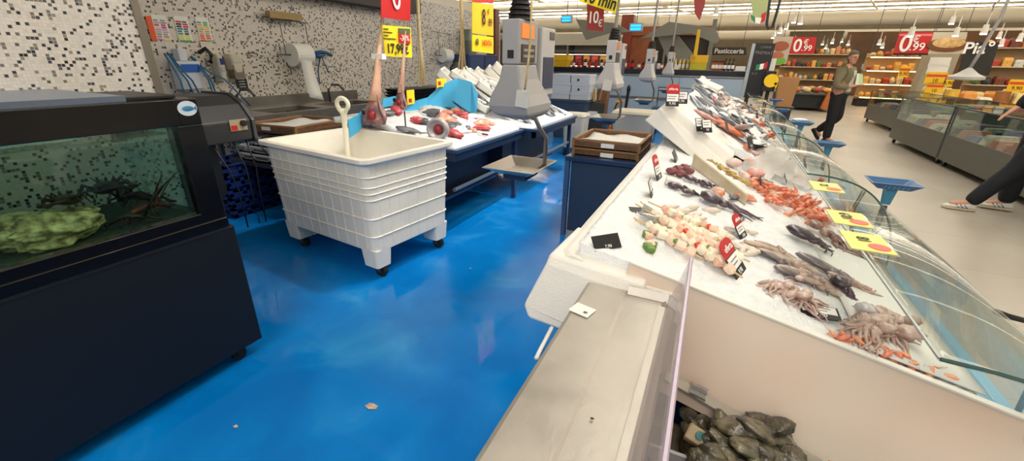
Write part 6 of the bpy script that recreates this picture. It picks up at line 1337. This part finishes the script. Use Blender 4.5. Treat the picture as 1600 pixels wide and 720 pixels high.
# blue barrels, small tubs behind left table
for i,(x,y) in enumerate(((-4.3,6.64),(-4.25,7.06))):
    t=T('blue_drum',['nearer dark blue drum by the mosaic wall behind the ice tables','farther dark blue drum by the mosaic wall'][i],'drum',(x,y,0)); MB().lathe((x,y,0),[(.18,0),(.19,.02),(.19,.45),(.2,.47),(.19,.49),(.19,1.08),(.17,1.1)],22).build('body',mat('drum_blue',(24,84,160),.4),t); MB().lathe((x,y,1.1),[(.175,0),(.175,.03),(.1,.035)],22).build('lid',mat('drum_lid',(30,96,176),.4),t)
t=T('steel_cabinet','pale grey narrow cabinet beside the blue drums','cabinet',(-4.35,6.05,0)); MB().bb((-4.6,6.1,0),(-4.2,6.38,1.1)).build('body',mat('cabinet_grey',(176,176,172),.45),t,bevel=.01); MB().bb((-4.2,6.13,.1),(-4.19,6.35,1.05)).build('door',mat('cabinet_door',(190,190,186),.45),t)
t=T('black_crate_stack','stack of black nested trays behind the swordfish heads','tray stack',(-4.45,5.65,0)); MB().bb((-4.7,5.25,0),(-4.25,6.05,.8)).build('base',mat('stack_base',(60,64,70),.5),t)
for k in range(6): MB().loft([rrect(-4.45,5.65,.4,.74,.03,.8+.045*k),rrect(-4.45,5.65,.46,.8,.03,.838+.045*k)]).build('nested_tray',blackp,t)
t=T('waste_scoop','dark round scoop standing behind the second rope','scoop',(-4.0,7.1,1.0)); MB().ell(onx(711,104,-4.2),(.05,.16,.06),(.3,0,0)).build('bowl',blackp,t,smooth=True); MB().tube([onx(711,106,-4.2),onx(700,118,-4.2),V((-4.2,6.9,.9))],.02,6).build('handle',dsteel,t,smooth=True); 
t=T('wall_box','dark blue wall cabinet at the end of the mosaic wall','cabinet',(-5.0,8.6,.9)); MB().bb((-5.19,8.0,.9),(-4.8,9.3,1.6)).build('body',mat('cab_navy',(40,60,100),.4),t,bevel=.01); MB().bb((-4.8,8.05,.95),(-4.79,8.62,1.55)).build('door',mat('cab_navy2',(48,70,112),.4),t); MB().bb((-4.8,8.68,.95),(-4.79,9.25,1.55)).build('door',mat('cab_navy2',(48,70,112),.4),t)
t=T('clear_bin','green-grey rounded container hanging on the mosaic wall behind the second rope','container',(-5.1,8.0,1.5)); p=onx(732,64,-5.1); MB().loft([rrect(-5.08,p.y,.2,.3,.05,p.z-.28),rrect(-5.06,p.y,.24,.5,.06,p.z),rrect(-5.08,p.y,.2,.3,.05,p.z+.22)]).build('body',mat('sage',(120,128,118),.4),t)
# leaf + debris on the blue floor
for i,(px,py,s) in enumerate(((580,636,.03),(368,667,.012),(735,420,.008))):
    p=onz(px,py,0); q=MB(); q.sheet([[p+V((-s,-.3*s,.003)),p+V((0,-.6*s,.006)),p+V((s,0,.003))],[p+V((-.7*s,.5*s,.004)),p+V((0,.5*s,.010)),p+V((.8*s,.6*s,.003))]],.001)
    q.build('dry_leaf',mat('leaf_tan',(206,176,150),.6,var=.2,vscale=40),label=['pinkish dry scrap on the blue floor in the foreground','tiny pale scrap on the blue floor near the tank','tiny scrap on the blue floor right of the white bin'][i],cat='scrap')
p=onz(478,366,0); MB().sheet([[p+V((-.1,-.04,.003)),p+V((.12,0,.02))],[p+V((-.08,.06,.003)),p+V((.12,.08,.03))]],.001).build('paper_scrap',paper,label='white paper scrap on the floor under the wheeled bin',cat='scrap')
# ================================================================ blue baskets
def basket(px,py,z,lab_,w_=.11,l_=.085,m=bluep):
    p=onz(px,py,z); x,y=p.x,p.y; t=T('glove_basket',lab_,'basket',(x,y,z)); q=MB()
    q.loft([rrect(x,y,w_*1.35,l_*1.3,.01,z-.036),rrect(x,y,w_*2,l_*2,.012,z-.004),rrect(x,y,w_*2.06,l_*2.1,.012,z),rrect(x,y,w_*1.92,l_*1.9,.012,z),rrect(x,y,w_*1.25,l_*1.2,.01,z-.03)]); q.build('tray',m,t)
    for k in range(6): MB().box((x-w_*.45+k*w_*.18,y-l_*.86,z-.02),(.004,.003,.018),(.42,.5,0)).build('embossed_stroke',mat('emboss_pale',(96,150,200),.4),t)
    MB().loft([rrect(x,y,.06,.045,.01,z-.036),rrect(x,y,.04,.035,.01,z-.13)]).build('socket',mat('basket_teal',(60,130,160),.4),t)
    MB().tube([(x,y,z-.14),(x+.0,y,z-.3),(x-.02,y,z-.5),(x-.03,y,.02)],.016,8).build('post',dsteel,t,smooth=True); MB().cyl((x-.03,y,0),(x-.03,y,.02),.12,n=20).build('foot',dsteel,t)
    return t
basket(1396,283,.92,'nearest blue plastic basket on a post at the customer side of the counter'); basket(1297,222,.86,'second blue basket, tilted, below the walking man'); basket(1253,190,.92,'third blue basket holding white bags, left of the man')
basket(1220,170,.92,'fourth blue basket on a post, left of the third',m=bluep); basket(1212,155,.95,'lilac-blue basket near the end of the glass',m=mat('lilac_plastic',(104,112,170),.4)); basket(1232,142,1.0,'farthest dark blue basket beside the kraft bag',m=dblue)
p=onz(1250,188,.92); MB().ell(p+V((0,0,.005)),(.08,.05,.02),nz=.4).build('plastic_bag',mat('bag_white',(214,220,226),.4),label='white thin plastic bags in the third blue basket',cat='bag',smooth=True)
MB().tube([onz(1556,487,.62),onz(1575,494,.6),onz(1610,503,.6),onz(1640,520,.5)+V((.03,0,-.2)),V((onz(1640,520,.5).x+.05,onz(1640,520,.5).y,.0))],.012,8).build('black_strap',rubber,label='black ribbed strap at the right edge by the glass',cat='strap')
# ================================================================ PEOPLE
skin=mat('skin',(206,150,124),.5,sss=.1); hairm=mat('hair_grey_brown',(104,92,82),.8,bump=.6,bscale=120)
jacket=mat('jacket_olive',(128,120,92),.8,bump=.3,bscale=60,var=.06,vscale=8); shirt=mat('shirt_white',(226,224,216),.7); trous=mat('trousers_black',(16,17,22),.75,bump=.2,bscale=50); navyt=mat('trousers_navy',(12,16,26),.75,bump=.2,bscale=50); shoeb=mat('shoe_black',(20,20,22),.5)
def chain(base,*pts): return pts
def person(base,yaw,label,legs,arms,top,bot,glasses=True,mh=mat('x_hair',(74,62,52),.8),shoe=shoeb,head_turn=0.0,shirt_m=None,stripes=False):
    t=T('person',label,'person',base); B=V(base); R_=Euler((0,0,yaw)).to_matrix()
    def X(p): return B+R_@V(p)
    # local frame: +x forward, +y left
    hip=(0,0,.95); waist=(0,0,1.10); chest=(0.02,0,1.32); neck=(.02,0,1.49); 
    vs=[hip,waist,chest,neck,(.03,0,1.56)]; rd=[(.15,.11),(.14,.10),(.17,.115),.06,.05]; ed=[(0,1),(1,2),(2,3),(3,4)]
    def add(par,p,r): vs.append(p); rd.append(r); ed.append((par,len(vs)-1)); return len(vs)-1
    fin=[]
    for s,(elb,wr,hd) in zip((1,-1),arms):
        sh=add(2,(.01,s*.19,1.41),.058); e=add(sh,elb,.043); w_=add(e,wr,.030); h_=add(w_,hd,.034)
        d=(V(hd)-V(wr)).normalized(); up=V((0,0,1)); sd=d.cross(up).normalized()
        for k in range(4):
            o=sd*((k-1.5)*.019); L=[.07,.08,.075,.06][k]
            a=add(h_,tuple(V(hd)+o+d*.035),.009); b=add(a,tuple(V(hd)+o+d*(.035+L*.55)-up*.008),.0085); add(b,tuple(V(hd)+o+d*(.035+L*.8)-up*.03),.007)
        a=add(h_,tuple(V(hd)+sd*s*.035+up*.01),.011); add(a,tuple(V(hd)+sd*s*.045+d*.04+up*.012),.009)
    for s,(kn,an,toe) in zip((1,-1),legs):
        h_=add(0,(0,s*.09,.90),.085); k=add(h_,kn,.058); a=add(k,an,.040); add(a,toe,.032)
    skin_mesh('body',[X(v) for v in vs],ed,rd,skin,t,2)
    # head
    H=(.05,0,1.665); Rh=R_@Euler((0,0,head_turn)).to_matrix(); hc=X(H)
    def HX(p): return hc+Rh@V(p)
    q=MB(); loops=[]
    for z,rx,ry,ox in ((-.125,.018,.02,.045),(-.115,.045,.04,.035),(-.09,.062,.052,.02),(-.05,.078,.063,.008),(0,.088,.071,0),(.045,.092,.075,-.004),(.085,.078,.066,-.006),(.11,.048,.042,-.006),(.12,.012,.012,-.006)):
        loops.append([HX((ox+rx*math.cos(a),ry*math.sin(a),z)) for a in [2*PI*i/18 for i in range(18)]])
    q.loft(loops); q.tube([HX((.088,0,.015)),HX((.105,0,-.015)),HX((.112,0,-.03)),HX((.085,0,-.038))],[.008,.011,.015,.008],8)
    for s in (-1,1): q.ell(HX((-.005,s*.074,-.008)),(.022,.008,.032),(0,0,yaw+head_turn)); q.ell(HX((.078,s*.03,-.0)),(.010,.016,.010),(0,0,yaw+head_turn))
    q.ell(HX((.076,0,-.064)),(.010,.024,.006),(0,0,yaw+head_turn)); q.build('head',skin,t,smooth=True)
    for s in (-1,1): MB().ell(HX((.086,s*.03,.001)),(.004,.008,.006),(0,0,yaw+head_turn)).build('eye',blk,t,smooth=True)
    q=MB(); q.ell(HX((.084,0,-.062)),(.004,.02,.003),(0,0,yaw+head_turn)); q.build('mouth',mat('lip',(160,90,80),.5),t)
    q=MB(); loops=[]
    for z,rx,ry,ox in ((-.06,.05,.066,-.045),(-.02,.068,.078,-.032),(.03,.082,.083,-.022),(.06,.096,.084,-.006),(.095,.084,.072,-.006),(.122,.05,.044,-.008),(.130,.012,.012,-.008)):
        loops.append([HX((ox+rx*math.cos(a),ry*math.sin(a),z)) for a in [2*PI*i/18 for i in range(18)]])
    q.loft(loops).build('hair',mh,t,smooth=True)
    if glasses:
        q=MB()
        for s in (-1,1):
            pts=[HX((.097,s*.032+.022*math.cos(a),.002+.016*math.sin(a))) for a in [2*PI*i/10 for i in range(11)]]; q.tube(pts,.002,4); q.tube([HX((.097,s*.054,.004)),HX((.05,s*.075,.004)),HX((0,s*.078,.0))],.002,4)
        q.tube([HX((.098,-.01,.004)),HX((.098,.01,.004))],.002,4); q.build('glasses',blk,t)
    # clothes
    jv=[(0,0,.86),(0,0,1.12),(.02,0,1.33),(.02,0,1.475)]; jr=[(.185,.145),(.17,.13),(.20,.145),(.13,.11)]; je=[(0,1),(1,2),(2,3)]
    for s,(elb,wr,hd) in zip((1,-1),arms):
        n=len(jv); jv+= [(.01,s*.195,1.41),elb,tuple(V(wr)*1.03-V(elb)*.03)]; jr+=[.105,.074,.056]; je+=[(2,n),(n,n+1),(n+1,n+2)]
    skin_mesh('jacket',[X(v) for v in jv],je,jr,top,t,2)
    tv=[(0,0,1.06),(0,0,.93)]; tr=[(.182,.14),(.17,.13)]; te=[(0,1)]
    for s,(kn,an,toe) in zip((1,-1),legs):
        n=len(tv); m_=tuple(V((0,s*.09,.86)).lerp(V(kn),.4)); tv+=[(0,s*.09,.86),m_,kn,tuple(V(kn).lerp(V(an),.5)),tuple(V(an)+V((0,0,-.015)))]; tr+=[.112,.108,.094,.088,.078]; te+=[(1,n),(n,n+1),(n+1,n+2),(n+2,n+3),(n+3,n+4)]
    skin_mesh('trousers',[X(v) for v in tv],te,tr,bot,t,2)
    for s,(kn,an,toe) in zip((1,-1),legs):
        a=V(an); d=V(toe)-a; d.z=0 if abs(toe[2]-an[2])<.12 else d.z; d.normalize(); side=V((0,0,1)).cross(d).normalized(); up=d.cross(side)
        q=MB(); loops=[]
        for u,w_,h_ in ((-.075,.025,.05),(-.05,.038,.085),(.0,.042,.09),(.06,.043,.07),(.12,.047,.05),(.17,.042,.042),(.20,.02,.028)):
            c=a+d*u-up*.075 
            loops.append([X(c+side*w_*math.cos(g)+up*(h_*.5+h_*.5*math.sin(g) if True else 0)) for g in [2*PI*i/14 for i in range(14)]])
        sh=q.loft(loops).build('shoe',shoe,t,smooth=True)
        q=MB(); loops=[]
        for u,w_ in ((-.08,.026),(-.05,.04),(.05,.045),(.12,.05),(.18,.042),(.205,.02)):
            c=a+d*u-up*.082; loops.append([X(c+side*w_*sx+up*h) for sx,h in ((-1,0),(1,0),(1,.016),(-1,.016))])
        q.loft(loops).build('shoe_sole',mat('sole_cream',(206,190,160),.6) if stripes else blackp,sh)
        if stripes:
            for sg in (-1,1):
                for k in range(3): q=MB().tube([X(a+d*(.0+.035*k)+side*sg*.042-up*.06),X(a+d*(.035+.035*k)+side*sg*.038-up*.02)],.004,5); q.build('dark_stripe',mat('stripe_navy',(40,44,90),.5),sh)
    return t,X,HX
base=V((2.20,11.0,0))
# man walks to the right (+x), body turned a little toward camera; left arm and right arm bent holding a paper
t,X,HX=person(base,-.6,'man with glasses in olive jacket and black trousers, walking with a green-white leaflet',
   (((.06,.09,.50),(-.26,.09,.20),(-.16,.09,.08)),((.02,-.09,.50),(.03,-.09,.08),(.18,-.09,.045))),
   (((-.02,.25,1.14),(.22,.12,1.14),(.29,.07,1.16)),((.0,-.27,1.12),(.20,-.16,1.12),(.27,-.10,1.15))),jacket,trous,True,hairm,shoeb,-.5)
q=MB(); q.loft([[X((.16,-.06,1.02)),X((.16,.06,1.02)),X((.17,.05,1.42)),X((.17,-.05,1.42))],[X((.10,-.06,1.02)),X((.10,.06,1.02)),X((.08,.05,1.43)),X((.08,-.05,1.43))]]).build('shirt',shirt,t,bevel=.01)
q=MB()
for s in (-1,1): q.sheet([[X((.16,s*.01,1.40)),X((.05,s*.10,1.50))],[X((.165,s*.05,1.36)),X((.08,s*.12,1.44))]],.006)
q.build('shirt_collar',shirt,t)
lf=T('leaflet','green and white leaflet held by the man in the olive jacket','leaflet',X((.30,-.02,1.16))); q=MB(); q.sheet([[X((.26,-.10,1.17)),X((.32,.07,1.17))],[X((.22,-.07,1.38)),X((.26,.09,1.36))]],.003).build('page',mat('leaf_green',(176,214,170),.6),lf); MB().sheet([[X((.27,-.11,1.16)),X((.29,-.04,1.17))],[X((.235,-.08,1.36)),X((.245,-.02,1.36))]],.003).build('white_page',paper,lf)
# second person on the right edge, walking left
base=V((3.10,6.35,0))
t,X,HX=person(base,PI-.12,'person in dark clothes and white striped sneakers striding past the glass case',
   (((.10,.09,.52),(.34,.09,.09),(.50,.09,.05)),((.0,-.13,.50),(-.02,-.16,.10),(.14,-.17,.05))),
   (((.02,.28,1.16),(.02,.30,1.18),(.03,.36,1.18)),((.10,-.36,1.2),(.16,-.34,1.10),(.20,-.34,1.06))),mat('jacket_black',(16,17,20),.8,bump=.3,bscale=60),navyt,False,mat('hair_black',(24,20,18),.8),mat('sneaker_white',(222,218,212),.55),0,None,True)
# ================================================================ camera & render settings
cd=bpy.data.cameras.new('camera'); cam=bpy.data.objects.new('camera',cd); COL.objects.link(cam)
cd.sensor_fit='HORIZONTAL'; cd.sensor_width=36; cd.lens=36*F_PX/1600; cd.clip_start=.02; cd.clip_end=200
M=Matrix((ROT@V((1,0,0)),ROT@V((0,-1,0)),ROT@V((0,0,-1)))).transposed().to_4x4(); M.translation=CAM; cam.matrix_world=M
sc=bpy.context.scene; sc.camera=cam
sc.view_settings.view_transform='Standard'; sc.view_settings.look='None'; sc.view_settings.gamma=1; sc.view_settings.use_curve_mapping=False; sc.view_settings.exposure=0.0
